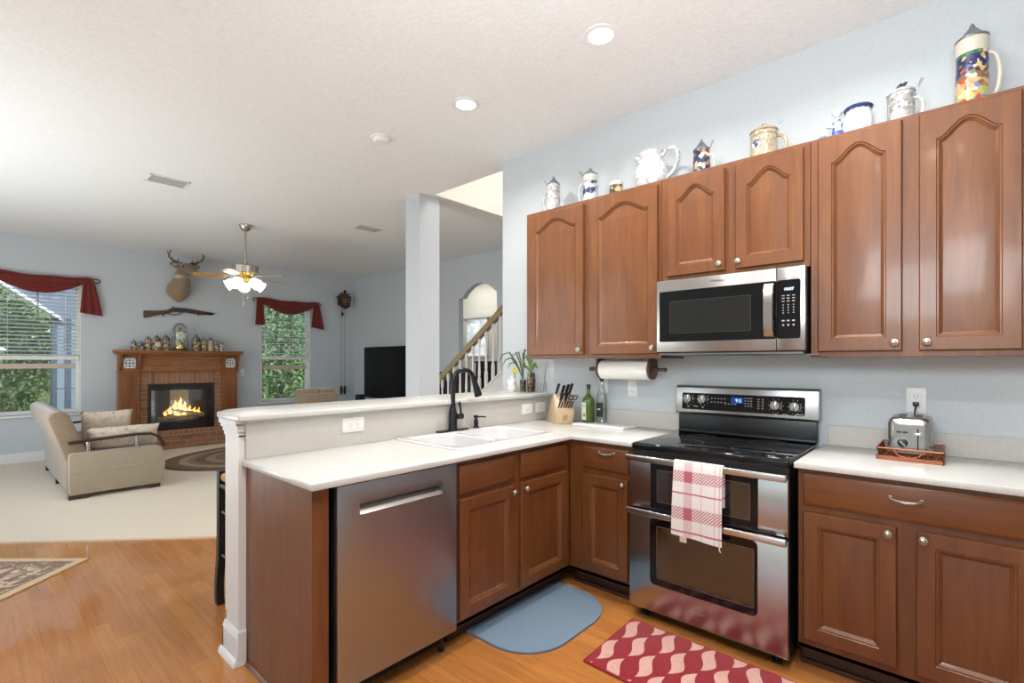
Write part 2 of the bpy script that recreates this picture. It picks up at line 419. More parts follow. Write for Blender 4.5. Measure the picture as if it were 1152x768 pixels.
# windows: frame, meeting rail, grille, glass
def window(n, w, y_lights, blinds):
    y0, y1, z0, z1 = w; x = FX-.09; zm = z0 + (z1-z0)*.355
    f = B()
    f.box(x-.05, x+.03, y0, y0+.05, z0, z1, .004, 1).box(x-.05, x+.03, y1-.05, y1, z0, z1, .004, 1)
    f.box(x-.05, x+.03, y0+.05, y1-.05, z1-.05, z1, .004, 1).box(x-.05, x+.03, y0+.05, y1-.05, z0, z0+.05, .004, 1)
    f.box(x+.03, FX+.0, y1-.012, y1, z0, z1).box(x+.03, FX, y0, y0+.012, z0, z1)
    w_ = struct('window_%d' % n, f, 'trim')
    obj('pane', B().box(x-.012, x-.006, y0+.05, y1-.05, z0+.05, zm-.035).box(x-.012, x-.006, y0+.05, y1-.05, zm+.035, z1-.05), 'pane', w_, smooth=0)
    obj('meeting_rail', B().box(x-.03, x+.035, y0+.05, y1-.05, zm-.035, zm+.035, .004, 1), newmat('shaded_meeting_rail', H('#c9b8a6'), .5), w_)  # beige is the shade on the sash rail, put into its colour
    g = B()
    for k in range(1, y_lights):
        yy = y0+.05 + (y1-y0-.1)*k/y_lights; g.box(x-.018, x, yy-.006, yy+.006, z0+.05, z1-.05)
    for za, zb in ((z0+.05, zm-.035), (zm+.035, z1-.05)):
        zz = (za+zb)/2; g.box(x-.018, x, y0+.05, y1-.05, zz-.006, zz+.006)
    obj('muntins', g, newmat('tan_muntins', H('#8f8472'), .5), w_, smooth=0)
    obj('sill', B().box(x+.03, FX+.045, y0-.05, y1+.05, z0-.03, z0, .006), 'trim', w_)
    return w_
window(1, W1, 5, True)
window(2, W2, 3, True)
# front door in the foyer with a leaded glass panel
d = struct('door_1', B().box(-7.34, -7.18, 3.58, 3.64, 0, 2.259).box(-6.6, -6.2, 3.58, 3.64, 0, 2.259).box(-7.18, -6.6, 3.58, 3.64, 0, 1.47).box(-7.18, -6.6, 3.58, 3.64, 2.17, 2.259).box(-7.36, -7.34, 3.58, 3.64, 0, 2.259), 'hallwall', smooth=0)
m = newmat('glowing_leaded_glass', (.8, .85, .9, 1), .3); nt, bb_ = nt_of(m)
v = noise(nt, coords(nt), 14, 3); nt.links.new(ramp(nt, v, [(.42, H('#7f909c')), (.6, H('#ffffff'))]), bb_.inputs['Emission Color']); bb_.inputs['Emission Strength'].default_value = .6  # the panel's own glow stands in for daylight behind it
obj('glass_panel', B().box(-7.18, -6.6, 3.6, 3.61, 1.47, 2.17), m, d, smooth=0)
obj('moulding', B().box(-7.2, -6.58, 3.565, 3.58, 1.45, 1.48).box(-7.2, -6.58, 3.565, 3.58, 2.16, 2.19).box(-7.2, -7.17, 3.565, 3.58, 1.45, 2.19).box(-6.61, -6.58, 3.565, 3.58, 1.45, 2.19)
    .box(-7.2, -6.98, 3.57, 3.58, .4, 1.25).box(-6.8, -6.58, 3.57, 3.58, .4, 1.25), 'trim', d)
obj('door_knob', B().lathe([(.02, 0), (.03, .02), (.028, .04), (.01, .05)], n=12, mat=Matrix.Translation((-6.52, 3.58, 1.0)) @ Matrix.Rotation(PI/2, 4, 'X')), 'gold', d)
struct('trim_2', B().box(-7.46, -7.36, 3.55, 3.6, 0, 2.21).box(-6.44, -6.205, 3.55, 3.58, 0, 2.21).box(-7.46, -6.205, 3.55, 3.578, 2.21, 2.30), 'trim')
# side light beside the door
w3 = struct('window_3', B().box(-6.2, -6.14, 3.56, 3.6, .3, 2.2).box(-5.9, -5.84, 3.56, 3.6, .3, 2.2).box(-6.14, -5.9, 3.56, 3.6, 2.1, 2.2).box(-6.14, -5.9, 3.57, 3.6, .3, .4), 'trim', smooth=0)
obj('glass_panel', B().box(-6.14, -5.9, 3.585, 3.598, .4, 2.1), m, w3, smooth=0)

# ================================================================ CABINETS
def inset(pts, d):
    n = len(pts); out = []
    for i in range(n):
        p0, p1, p2 = Vector(pts[i-1]), Vector(pts[i]), Vector(pts[(i+1) % n])
        a = (p1-p0).normalized(); b_ = (p2-p1).normalized()
        na = Vector((-a.y, a.x)); nb = Vector((-b_.y, b_.x))
        mv = (na+nb); L = mv.length
        mv = mv/L if L > 1e-6 else na
        k = min(1.6, 1/max(.3, mv.dot(na)))
        out.append(p1 + mv*d*k)
    return out
def door_bm(w, h, arch=False, stile=.056, top=.056):
    """door slab in local xz, front towards -y; x from 0 to w, z from 0 to h"""
    n = 24 if arch else 1
    zs = h-.118 if arch else h-top; zp = h-.05
    con = [(stile, stile), (w-stile, stile), (w-stile, zs)]
    outer = [(0, 0), (w, 0), (w, h)]
    for k in range(1, n):
        t = k/n; x = (w-stile) + (2*stile-w)*t
        g = (.5-.5*math.cos(2*PI*min(1, max(0, (t-.05)/.90))))**.68
        con.append((x, zs+(zp-zs)*g)); outer.append((w - w*t, h))
    con.append((stile, zs)); outer.append((0, h))
    R = []
    def ring(pts, y): R.append([(p[0], y, p[1]) for p in pts])
    ring(outer, 0); ring(outer, -.014); ring(inset(outer, .0045), -.02)
    ring(con, -.02); ring(inset(con, .003), -.0155); ring(inset(con, .008), -.0155); ring(inset(con, .0115), -.012); ring(inset(con, .021), -.0055); ring(inset(con, .0245), -.006)
    b = B(); b.rings(R, True, True); return b
def slab_bm(w, h):
    b = B(); R = []
    o = [(0, 0), (w, 0), (w, h), (0, h)]
    for d, y in ((0, 0), (0, -.012), (.003, -.015), (.016, -.02)): R.append([(p[0], y, p[1]) for p in (inset(o, d) if d else o)])
    b.rings(R); return b
def xf(b, mat): bmesh.ops.transform(b.bm, matrix=mat, verts=b.bm.verts); return b
def TS(x, y, z): return Matrix.Translation((x, y, z))
def TE(x, y, z): return Matrix.Translation((x, y, z)) @ Matrix.Rotation(PI/2, 4, 'Z')
KNOB = [(.006, 0), (.006, .008), (.005, .014), (.009, .018), (.0155, .021), (.0165, .025), (.014, .029), (.011, .0295), (.009, .032), (.004, .034)]
def knob(parent, T, x, z):
    b = B().lathe(KNOB, n=16, mat=T @ Matrix.Translation((x, -.019, z)) @ Matrix.Rotation(PI/2, 4, 'X'))
    return obj('knob', b, 'nickel', parent)
def pull(parent, T, x, z):
    b = B()
    b.tube([(-.048, 0, .004), (-.046, -.018, .004), (-.03, -.025, -.001), (0, -.027, -.004), (.03, -.025, -.001), (.046, -.018, .004), (.048, 0, .004)], [.006, .0055, .005, .0065, .005, .0055, .006], 8, mat=T @ Matrix.Translation((x, -.018, z)))
    for s in (-1, 1): b.lathe([(.008, 0), (.0085, .003), (.005, .006)], n=10, mat=T @ Matrix.Translation((x+s*.048, -.019, z+.004)) @ Matrix.Rotation(PI/2, 4, 'X'))
    return obj('handle', b, 'nickel', parent)

def upper(name, label, x0, x1, z0, z1, doors, yb=-.32):
    t = thing(name, label, 'cabinet', ((x0+x1)/2, -.16, z0))
    b = B(); b.box(x0, x1, yb+.004, -.001, z0+.012, z1-.012).box(x0, x1, yb, yb+.02, z0, z1, .0015, 1).box(x0, x1, yb+.01, -.001, z1-.014, z1-.001).box(x0+.0, x0+.018, yb+.01, -.001, z0, z1-.002).box(x1-.018, x1, yb+.01, -.001, z0, z1-.002)
    obj('body', b, 'cherry', t)
    for (dx0, dx1, dz0, dz1, kx) in doors:
        T = TS(dx0, yb-.0005, dz0); dd = obj('door', xf(door_bm(dx1-dx0, dz1-dz0, True), T), 'cherry', t)
        knob(dd, T, kx-dx0, .036)
    return t
UB, UT = 1.375, 2.427
upper('upper_cabinet', 'tall cherry upper cabinet with one arched door, at the left end of the row', -2.329, -1.802, UB, UT, [(-2.293, -1.826, 1.401, 2.400, -1.854)])
upper('upper_cabinet', 'tall cherry upper cabinet with one arched door, above the paper towel roll', -1.800, -1.287, UB, UT, [(-1.773, -1.304, 1.401, 2.400, -1.330)])
upper('upper_cabinet', 'short cherry upper cabinet with two arched doors, mounted directly over the microwave', -1.285, -.522, 1.818, UT, [(-1.245, -.919, 1.846, 2.400, -.945), (-.866, -.547, 1.846, 2.400, -.848)])
upper('upper_cabinet', 'tall cherry upper cabinet with two arched doors, right of the microwave', -.520, .245, UB, UT, [(-.489, -.170, 1.401, 2.410, -.196), (-.114, .197, 1.401, 2.410, -.088)])

def base_shell(b, x0, x1, y0, y1, z0, z1, front, th=.018):
    """hollow carcass of panels, open at the top; front gives the face frame side"""
    b.box(x0, x1, y0, y1, z0, z0+th)
    if front == 's':
        b.box(x0, x0+th, y0+.01, y1, z0, z1).box(x1-th, x1, y0+.01, y1, z0, z1).box(x0+th, x1-th, y1-th, y1, z0+th, z1)
        b.box(x0, x1, y0, y0+.02, z0, z1, .001, 1)
    else:
        b.box(x0, x1-.01, y0, y0+th, z0, z1).box(x0, x1-.01, y1-th, y1, z0, z1).box(x0, x0+th, y0+th, y1-th, z0+th, z1)
        b.box(x1-.02, x1, y0, y1, z0, z1, .001, 1)
    return b
CB, CT = .889, .915     # counter underside and top
# right of the range
t = thing('base_cabinet', 'cherry base cabinet with one wide drawer and two doors, under the toaster', 'cabinet', (-.13, -.3, 0))
obj('body', base_shell(B(), -.514, .245, -.61, -.004, .1, CB-.002, 's'), 'cherry', t)
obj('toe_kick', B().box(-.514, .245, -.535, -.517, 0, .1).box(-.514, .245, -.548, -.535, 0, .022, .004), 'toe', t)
T = TS(-.493, -.6105, .731); dr = obj('drawer', xf(slab_bm(.713, .138), T), 'cherry_h', t); pull(dr, T, .352, .082)
for (a, c, kx) in ((-.493, -.168, -.195), (-.110, .220, -.088)):
    T = TS(a, -.6105, .148); dd = obj('door', xf(door_bm(c-a, .555), T), 'cherry', t); knob(dd, T, kx-a, .527)
# corner, left of the range
t = thing('base_cabinet', 'narrow cherry base cabinet with drawer and door, in the inner corner left of the range', 'cabinet', (-1.52, -.3, 0))
obj('body', base_shell(B(), -1.743, -1.312, -.61, -.004, .1, CB-.002, 's'), 'cherry', t)
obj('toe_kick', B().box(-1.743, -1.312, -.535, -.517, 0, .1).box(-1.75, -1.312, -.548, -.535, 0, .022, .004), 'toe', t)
T = TS(-1.638, -.6105, .733); dr = obj('drawer', xf(slab_bm(.298, .128), T), 'cherry_h', t); pull(dr, T, .163, .098)
T = TS(-1.638, -.6105, .135); dd = obj('door', xf(door_bm(.298, .562), T), 'cherry', t); knob(dd, T, .272, .534)
# sink base
t = thing('sink_cabinet', 'cherry sink base cabinet with two doors and two false drawer fronts, behind the blue mat', 'cabinet', (-2.05, -1.07, 0))
obj('body', base_shell(B(), -2.366, -1.745, -1.522, -.612, .1, CB-.002, 'e'), 'cherry', t)
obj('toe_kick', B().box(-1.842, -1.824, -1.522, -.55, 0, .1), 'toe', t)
for (a, c, ky) in ((-1.517, -1.127, -1.153), (-1.076, -.661, -1.051)):
    T = TE(-1.7445, a, .728); obj('drawer_front', xf(slab_bm(c-a, .135), T), 'cherry_hy', t)
    T = TE(-1.7445, a, .135); dd = obj('door', xf(door_bm(c-a, .568), T), 'cherry', t); knob(dd, T, ky-a, .536)
# end panel
t = thing('end_cabinet', 'plain cherry end panel with narrow front stile closing the peninsula beside the dishwasher', 'cabinet', (-2.05, -2.2, 0))
obj('side_panel', B().box(-2.3702, -1.765, -2.226, -2.205, .0, CB-.002), 'cherry', t)
obj('stile', B().box(-1.765, -1.745, -2.226, -2.160, .0, CB-.002, .001, 1), 'cherry', t)
obj('shoe_moulding', B().prism([(-2.239, 0), (-2.227, 0), (-2.227, .018), (-2.232, .015)], 'x', -2.352, -1.745), 'cherry_h', t)

# countertops
b = B().prism([(-2.366, -2.247), (-1.70, -2.247), (-1.70, -.648), (-1.308, -.648), (-1.308, -.002), (-2.366, -.002)], 'z', CB, CT, .004, 2)
ct = obj('countertop', b, 'counter')
tag(ct, 'pale quartz L-shaped countertop of the peninsula holding the white sink', 'countertop')
SX0, SX1, SY0, SY1 = -2.3505, -1.808, -1.463, -.643
boolean(ct, [B().box(SX0+.02, SX1-.02, SY0+.02, SY1-.02, .8, 1.0)])
b = B().box(-2.352, -1.308, -.02, -.001, CT, 1.02, .002, 1)
obj('backsplash', b, 'splash', ct)
obj('riser', B().box(-2.3715, -2.354, -2.232, -.001, CT, 1.089, .001, 1), 'splash', ct)
ct2 = obj('countertop', B().box(-.524, .262, -.648, -.002, CB, CT, .004, 2), 'counter')
tag(ct2, 'pale quartz countertop right of the range with the toaster on it', 'countertop')
obj('backsplash', B().box(-.498, .262, -.02, -.001, CT, 1.02, .002, 1), 'splash', ct2)
# raised bar
barp = [(-2.322, -2.275), (-2.322, -.002), (-2.86, -.002), (-2.80, -.6), (-2.76, -1.3), (-2.74, -2.08), (-2.69, -2.21), (-2.60, -2.275)]
bt = obj('bar_counter', B().prism(barp, 'z', 1.089, 1.117, .008, 3), 'counter')
tag(bt, 'raised white bar top running above the sink to the range wall', 'bar top')

# ================================================================ SINK
b = B().prism(rrect(SX0, SX1, SY0, SY1, .05), 'z', .74, CT+.009, .006, 2)
sk = obj('kitchen_sink', b, 'sink'); tag(sk, 'white double-bowl porcelain sink dropped into the peninsula countertop', 'sink')
def bowl(x0, x1, y0, y1):
    c = B(); R = []
    for z, d, r in ((1.0, -.004, .075), (CT+.009, -.003, .075), (CT+.004, .004, .075), (.86, .012, .07), (.80, .02, .065), (.775, .035, .06), (.765, .07, .05)):
        R.append([(p[0], p[1], z) for p in rrect(x0+d, x1-d, y0+d, y1-d, r)])
    c.rings(R); return c
boolean(sk, [bowl(-2.262, -1.850, -1.420, -1.115), bowl(-2.262, -1.850, -1.085, -.680)])
for yc in (-1.275, -.89):
    obj('drain', B().lathe([(.042, 0), (.042, .004), (.03, .005), (.028, .001)], (-2.03, yc, .764), 20), 'chrome', sk)
# faucet
fx, fy = -2.322, -1.040
fz = CT+.010
t = thing('faucet', 'tall oil-rubbed bronze gooseneck faucet with side lever behind the sink', 'faucet', (fx, fy, fz))
pl = B(); pl.prism([(fx+.027*math.cos(a)*(1), fy+(.10 if math.sin(a) >= 0 else -.10)+.027*math.sin(a)) for a in [k*2*PI/24 for k in range(24)]], 'z', fz, fz+.008, .002)
obj('base_plate', pl, 'bronze', t)
obj('body', B().lathe([(.028, .008), (.028, .02), (.0265, .03), (.0265, .10), (.023, .125), (.0165, .15), (.0165, .172)], (fx, fy, fz), 20), 'bronze', t)
neck = [(fx, fy, fz+.16), (fx, fy, fz+.30)]
R_ = .073
dirv = Vector((.30, .95, 0)).normalized()
for k in range(1, 15):
    a = PI - k*(PI*.93)/14
    u = R_ + R_*math.cos(a); neck.append((fx+dirv.x*u, fy+dirv.y*u, fz+.30+R_*math.sin(a)*1.08))
obj('spout', B().tube(neck, .0145, 14), 'bronze', t)
e = Vector(neck[-1]); dn = (Vector(neck[-1])-Vector(neck[-2])).normalized()
obj('spray_head', B().tube([e-dn*.005, e+dn*.02, e+dn*.06, e+dn*.10, e+dn*.112], [.016, .0175, .021, .0255, .024], 16), 'bronze', t)
obj('lever', B().tube([(fx+.012, fy+.02, fz+.088), (fx+.022, fy+.062, fz+.088)], [.018, .0175], 14).tube([(fx+.019, fy+.052, fz+.1), (fx+.020, fy+.045, fz+.14), (fx+.019, fy+.036, fz+.178)], [.0065, .006, .009], 10), 'bronze', t)
sx, sy = -2.318, -.845
t = thing('soap_dispenser', 'small bronze soap dispenser pump beside the faucet', 'soap dispenser', (sx, sy, fz))
obj('body', B().lathe([(.021, 0), (.021, .006), (.014, .012), (.015, .03), (.014, .05), (.009, .054), (.009, .062), (.016, .066), (.016, .078), (.01, .082)], (sx, sy, fz), 16), 'bronze', t)
obj('nozzle', B().tube([(sx, sy, fz+.071), (sx+.03, sy+.04, fz+.071), (sx+.038, sy+.052, fz+.067)], [.006, .005, .005], 8), 'bronze', t)

# ================================================================ DISHWASHER
t = thing('dishwasher', 'stainless steel dishwasher with pocket handle at the end of the peninsula', 'dishwasher', (-2.03, -1.84, 0))
Y0, Y1 = -2.138, -1.541
obj('tub', B().box(-2.34, -1.775, -2.132, -1.547, .1, .872), 'black', t)
b = B().box(-1.775, -1.722, Y0, Y1, .103, .882, .006, 2)
dd = obj('door', b, 'steel_dw', t)
boolean(dd, [B().box(-1.752, -1.70, -2.044-1.72*0, -1.628, .752, .815)])
obj('pocket_handle', B().prism([(-1.751, .753), (-1.7225, .753), (-1.7222, .757), (-1.747, .788), (-1.751, .789)], 'y', -2.042, -1.630), 'steel_bright', dd)
obj('toe_panel', B().box(-1.84, -1.825, -2.135, -1.545, 0.012, .1), 'black_matte', t)
for yy in (-2.10, -1.58):
    obj('leg', B().lathe([(.016, 0), (.016, .012), (.008, .013), (.008, .105)], (-1.79, yy, 0), 10), 'black', t)

# ================================================================ RANGE
RX0, RX1 = -1.298, -.536
t = thing('range', 'stainless double-oven electric range with black glass cooktop and red plaid towel', 'oven range', (-.917, -.34, 0))
b = B().box(RX0+.003, RX1-.003, -.655, -.03, .05, .885)
obj('body', b, 'black', t)
ck = B().box(RX0, RX1, -.665, -.03, .885, .921, .012, 4)
cko = obj('cooktop', ck, 'black_glass', t)
for i, (cx_, cy_, r_) in enumerate(((-1.10, -.48, .11), (-.74, -.48, .095), (-1.10, -.2, .075), (-.74, -.2, .09))):
    obj('burner_ring', B().rings([[(cx_+rr*math.cos(a*2*PI/40), cy_+rr*math.sin(a*2*PI/40), zz) for a in range(40)] for rr, zz in ((r_, .9212), (r_+.003, .9212), (r_+.003, .9216), (r_, .9216))], closed=True), newmat('burner_mark', (.05, .05, .055, 1), .3), cko)
# back guard
obj('riser', B().box(RX0+.004, RX1-.004, -.06, -.02, .921, 1.035, .004, 2).box(RX0+.006, RX1-.006, -.075, -.05, .921, .936, .004, 2), 'black', t)
bg_ = obj('control_panel', B().prism([(-.075, 1.037), (-.086, 1.045), (-.072, 1.198), (-.055, 1.209), (-.004, 1.209), (-.004, 1.037)], 'x', RX0-.008, RX1+.008, .004, 2), 'steel', t)
slope = math.atan2(.014, .153)
def onpanel(x, z, off=0.): return (x, -.086+(z-1.045)*.0915-off, z)
pm = lambda x, z, off=.0: Matrix.Translation(onpanel(x, z, off)) @ Matrix.Rotation(PI/2 - slope, 4, 'X')
b = B(); b.prism(rrect(-1.262+.92, -.592+.92, -.054, .046, .006, 4), 'z', .0, .003, mat=Matrix.Translation((-.92, 0, 0)))
xf(b, Matrix.Translation(onpanel(0, 1.117)) @ Matrix.Rotation(PI/2 - slope, 4, 'X'))
face = obj('control_glass', b, 'black_glass', bg_)
for kx, kz, s in ((-1.222, 1.127, 1), (-1.134, 1.127, 1), (-.733, 1.111, 1), (-.638, 1.109, 1)):
    k = B().lathe([(.030, 0), (.030, .004), (.027, .006), (.0255, .022), (.0235, .026)], n=24, mat=pm(kx, kz, .003))
    k.box(-.006, .006, -.024, .024, .02, .034, .003, 2, mat=pm(kx, kz, .003))
    kn = obj('knob', k, 'steel_bright', bg_)
    obj('pointer', B().box(-.0022, .0022, -.022, .022, .034, .0348, mat=pm(kx, kz, .003)), 'black', kn)
lit = newmat('blue_display', (.01, .02, .08, 1), .2, emit=H('#1f52d8'), estr=.35)
digit = newmat('display_digits', (.3, .6, 1, 1), .3, emit=H('#8fd0ff'), estr=1.4)
mark = newmat('panel_print', H('#b9b9b6'), .6)
ds = obj('display', B().box(-.036, .032, -.016, .018, .003, .0036, mat=pm(-.935, 1.128)), lit, bg_)
text('digits', '9:5', .028, pm(-.930, 1.128, .0038), digit, ds)
def legend(parts, parent):
    b = B()
    for (w, h, mt, d0) in parts: b.box(-w, w, -h, h, .003, d0, mat=mt)
    bmesh.ops.translate(b.bm, vec=(0, 0, 0), verts=b.bm.verts)
    return obj('printed_legend', b, mark, parent, smooth=0)
for (gx, gz, nx, nz, dx, dz) in ((-1.082, 1.135, 5, 2, .019, .022), (-.892, 1.143, 3, 4, .016, .0145), (-.822, 1.140, 2, 5, .022, .0125), (-1.0, 1.107, 4, 1, .018, .02)):
    for i in range(nx): legend([(.0045, .0018, pm(gx+i*dx, gz-j*dz), .0034) for j in range(nz)], face)
for kx, kz in ((-1.222, 1.127), (-1.134, 1.127), (-.733, 1.111), (-.638, 1.109)):
    legend([(.0016, .0016, pm(kx+.037*math.cos(math.radians(a)), kz+.037*math.sin(math.radians(a))), .0034) for a in range(0, 360, 36)] + [(.005, .003, pm(kx, kz-.048), .0034)], face)
for w, h, x, z in ((.014, .0014, -.685, 1.066), (.014, .0014, -1.178, 1.083), (.02, .0016, -.617, 1.070)): legend([(w, h, pm(x, z), .0034)], face)
# oven doors
def oven(z0, z1, gx0, gx1, gz0, gz1, wx0, wx1, wz0, wz1, rounded):
    d_ = obj('oven_door', B().box(RX0, RX1, -.688, -.656, z0, z1, .005, 2), 'steel', t)
    r = .028 if rounded else .004
    g = B().prism(rrect(gx0, gx1, gz0, gz1, r, 5), 'y', -.6905, -.687, .001, 1)
    gl = obj('door_glass', g, 'black_glass', d_)
    fr = B()
    for (a, c, e_, f_) in ((wx0, wx1, wz1-.004, wz1), (wx0, wx1, wz0, wz0+.004), (wx0, wx0+.004, wz0, wz1), (wx1-.004, wx1, wz0, wz1)): fr.box(a, c, -.6915, -.690, e_, f_)
    obj('window', B().box(wx0+.004, wx1-.004, -.6911, -.6903, wz0+.004, wz1-.004), M['oven_pane'], gl, smooth=0)
    obj('window_border', fr, newmat('grey_border', H('#6d6a66'), .3, metal=.7), gl, smooth=0)
    return d_
d1 = oven(.588, .842, -1.176, -.657, .592, .838, -1.14, -.69, .632, .800, False)
d2 = oven(.058, .572, -1.179, -.659, .202, .546, -1.142, -.674, .238, .508, True)
def bar(z, parent, y=-.722):
    h_ = B().box(RX0-.002, RX1+.002, y-.012, y+.010, z-.016, z+.016, .006, 3)
    for xx in (RX0+.03, RX1-.03): h_.box(xx-.018, xx+.018, y+.008, -.686, z-.010, z+.010, .003, 1)
    return obj('handle', h_, 'steel_bright', parent)
bar(.851, d1); bar(.574, d2)
text('nameplate', 'Whirlpool', .018, face_south(-.93, -.6884, .128), newmat('etched_grey', H('#8f8c8a'), .5), d2)
obj('kick_plate', B().box(RX0+.02, RX1-.02, -.60, -.585, .028, .056), 'black_matte', t)
for xx in (RX0+.06, RX1-.06):
    for yy in (-.62, -.1):
        obj('leg', B().lathe([(.022, 0), (.022, .014), (.012, .016), (.012, .06)], (xx, yy, 0), 12), 'black', t)
# ---- towel over the upper handle
m = newmat('plaid_cotton', rough=.95, sheen=.3); nt, bb_ = nt_of(m); M['plaid'] = m
X, Y, Z = xyz(nt, coords(nt))
u = X; v = Z     # object origin is the top left corner on the front
hb = ((v*-1.0 - .075).abs().lt(.027)).max((v*-1.0 - .252).abs().lt(.03))
hl = ((v*-1.0 - .155).abs().lt(.0035)).max((v*-1.0 - .340).abs().lt(.004))
vb = (u - .073).abs().lt(.02)
vl = ((u - .137).abs().lt(.0015)).max((u - .2).abs().lt(.0015)).max((u-.222).abs().lt(.002))
wv = ((u*1.0 + v) * 900.0).sin().gt(.0)
hatch = ((u - v*1.0) * 420.0).sin().gt(-.35)
red = (hb * hatch * .75).max(vb * .45 * (N(nt, wv.s)*.5+.5)).max(hl * .9).max(vl * .5).max(hb * vb * .9)
nt.links.new(mixc(nt, red, H('#ece6e2'), H('#b23f50')), bb_.inputs['Base Color'])
tx0, tx1, tz = -1.028, -.795, .872
hy = -.722
prof_t = [(hy+.016, tz-.20), (hy+.0155, tz-.08), (hy+.014, tz-.015), (hy+.010, tz-.002), (hy-.002, tz+.001), (hy-.013, tz-.004), (hy-.0175, tz-.02)]
for k in range(1, 12): prof_t.append((hy-.0185-.0075*min(1, k/6), tz-.02-.031*k))
g = []
for i, (yy, zz) in enumerate(prof_t):
    row_ = []
    for j in range(13):
        s = j/12; dn_ = max(0, (tz-zz))/.36
        x = tx0 + (tx1-tx0)*s - .008*dn_*(1-s)
        row_.append((x, yy - (.004*(1+math.sin(s*9+.6))*dn_ if i > 5 else 0), zz - (.012*dn_*s if i > 5 else 0)))
    g.append(row_)
b = B().sheet(g, .003)
t2 = thing('dish_towel', 'white and red plaid dish towel folded over the upper oven handle', 'towel', (tx0, hy, tz))
obj('cloth', b, 'plaid', t2)
obj('care_tag', B().box(tx0+.035, tx0+.068, hy-.0285, hy-.0270, tz-.392, tz-.362), newmat('care_tag_cloth', H('#d8c4bb'), .9), t2)
obj('hanging_loop', B().tube([(tx1-.015, hy-.02, tz-.37), (tx1-.012, hy-.022, tz-.39), (tx1-.006, hy-.022, tz-.40)], .003, 6), newmat('loop_cord', H('#e6dcd6'), .9), t2)

# ================================================================ MICROWAVE
MX0, MX1, MZ0, MZ1, MY = -1.281, -.527, 1.408, 1.815, -.40
t = thing('microwave', 'stainless over-the-range microwave under the short upper cabinet', 'microwave', (-.905, -.2, MZ0))
obj('case', B().box(MX0+.003, MX1-.003, MY+.03, -.003, MZ0-.004, MZ1-.002), 'black', t)
dr_ = obj('door', B().box(MX0, -.653, MY, MY+.031, MZ0, MZ1, .004, 2), 'steel', t)
cp_ = obj('control_panel', B().box(-.651, MX1, MY, MY+.031, MZ0, MZ1, .004, 2), 'steel', t)
gl = obj('door_glass', B().prism(rrect(-1.262, -.654, 1.466, 1.752, .008, 4), 'y', MY-.003, MY+.001, .001, 1), 'black_glass', dr_)
fr = B()
for (a, c, e_, f_) in ((-1.20, -.77, 1.692, 1.694), (-1.20, -.77, 1.512, 1.514), (-1.20, -1.198, 1.512, 1.694), (-.772, -.77, 1.512, 1.694)): fr.box(a, c, MY-.0036, MY-.0028, e_, f_)
obj('window_border', fr, newmat('dark_grey_line', H('#3a3936'), .3), gl, smooth=0)
obj('window_mesh', B().box(-1.20, -.77, MY-.0034, MY-.0029, 1.514, 1.692), newmat('grey_window', H('#1c1d1b'), .1, spec=.6, coat=.2), gl, smooth=0)
cg = obj('control_glass', B().prism(rrect(-.650, -.548, 1.466, 1.752, .010, 4), 'y', MY-.003, MY+.001, .001, 1), 'black_glass', cp_)
hp = [(MY-.006, 1.474), (MY-.03, 1.479), (MY-.042, 1.53), (MY-.045, 1.607), (MY-.042, 1.69), (MY-.03, 1.736), (MY-.006, 1.741)]
h_ = B()
R = []
for (yy, zz) in hp: R.append([(x_, y_, zz) for x_, y_ in ((-.704, yy+.006), (-.700, yy-.006), (-.660, yy-.006), (-.656, yy+.006))])
h_.rings(R); obj('handle', h_, 'steel_bright', dr_, smooth=60)
wd = newmat('white_display', (.5, .6, .7, 1), .3, emit=H('#d8ecff'), estr=1.6)
text('clock_digits', '10:07', .020, face_south(-.598, MY-.0032, 1.706), wd, cp_)
for (rows, w, h) in (((1.675, 1.662, 1.648), .006, .0018), ((1.630, 1.617, 1.604, 1.591), .0028, .002), ((1.553,), .006, .003), ((1.532,), .004, .004)):
    for cx_ in (-.622, -.600, -.577):
        b = B()
        for rz in rows: b.box(cx_-w, cx_+w, MY-.0036, MY-.003, rz-h, rz+h)
        obj('printed_legend', b, mark, cg, smooth=0)
text('nameplate', 'Whirlpool', .019, face_south(-.935, MY-.0006, 1.785), newmat('dark_grey_print', H('#5a5856'), .5), dr_)
b = B().box(MX0+.01, MX1-.01, MY+.01, -.01, MZ0-.018, MZ0-.004, .003, 1)
for k in range(3): b.box(-1.22+k*.27, -1.02+k*.27, MY+.05, MY+.20, MZ0-.021, MZ0-.017)
obj('underside', b, newmat('grey_metal_underside', H('#7d7f82'), .35, metal=.8), t)

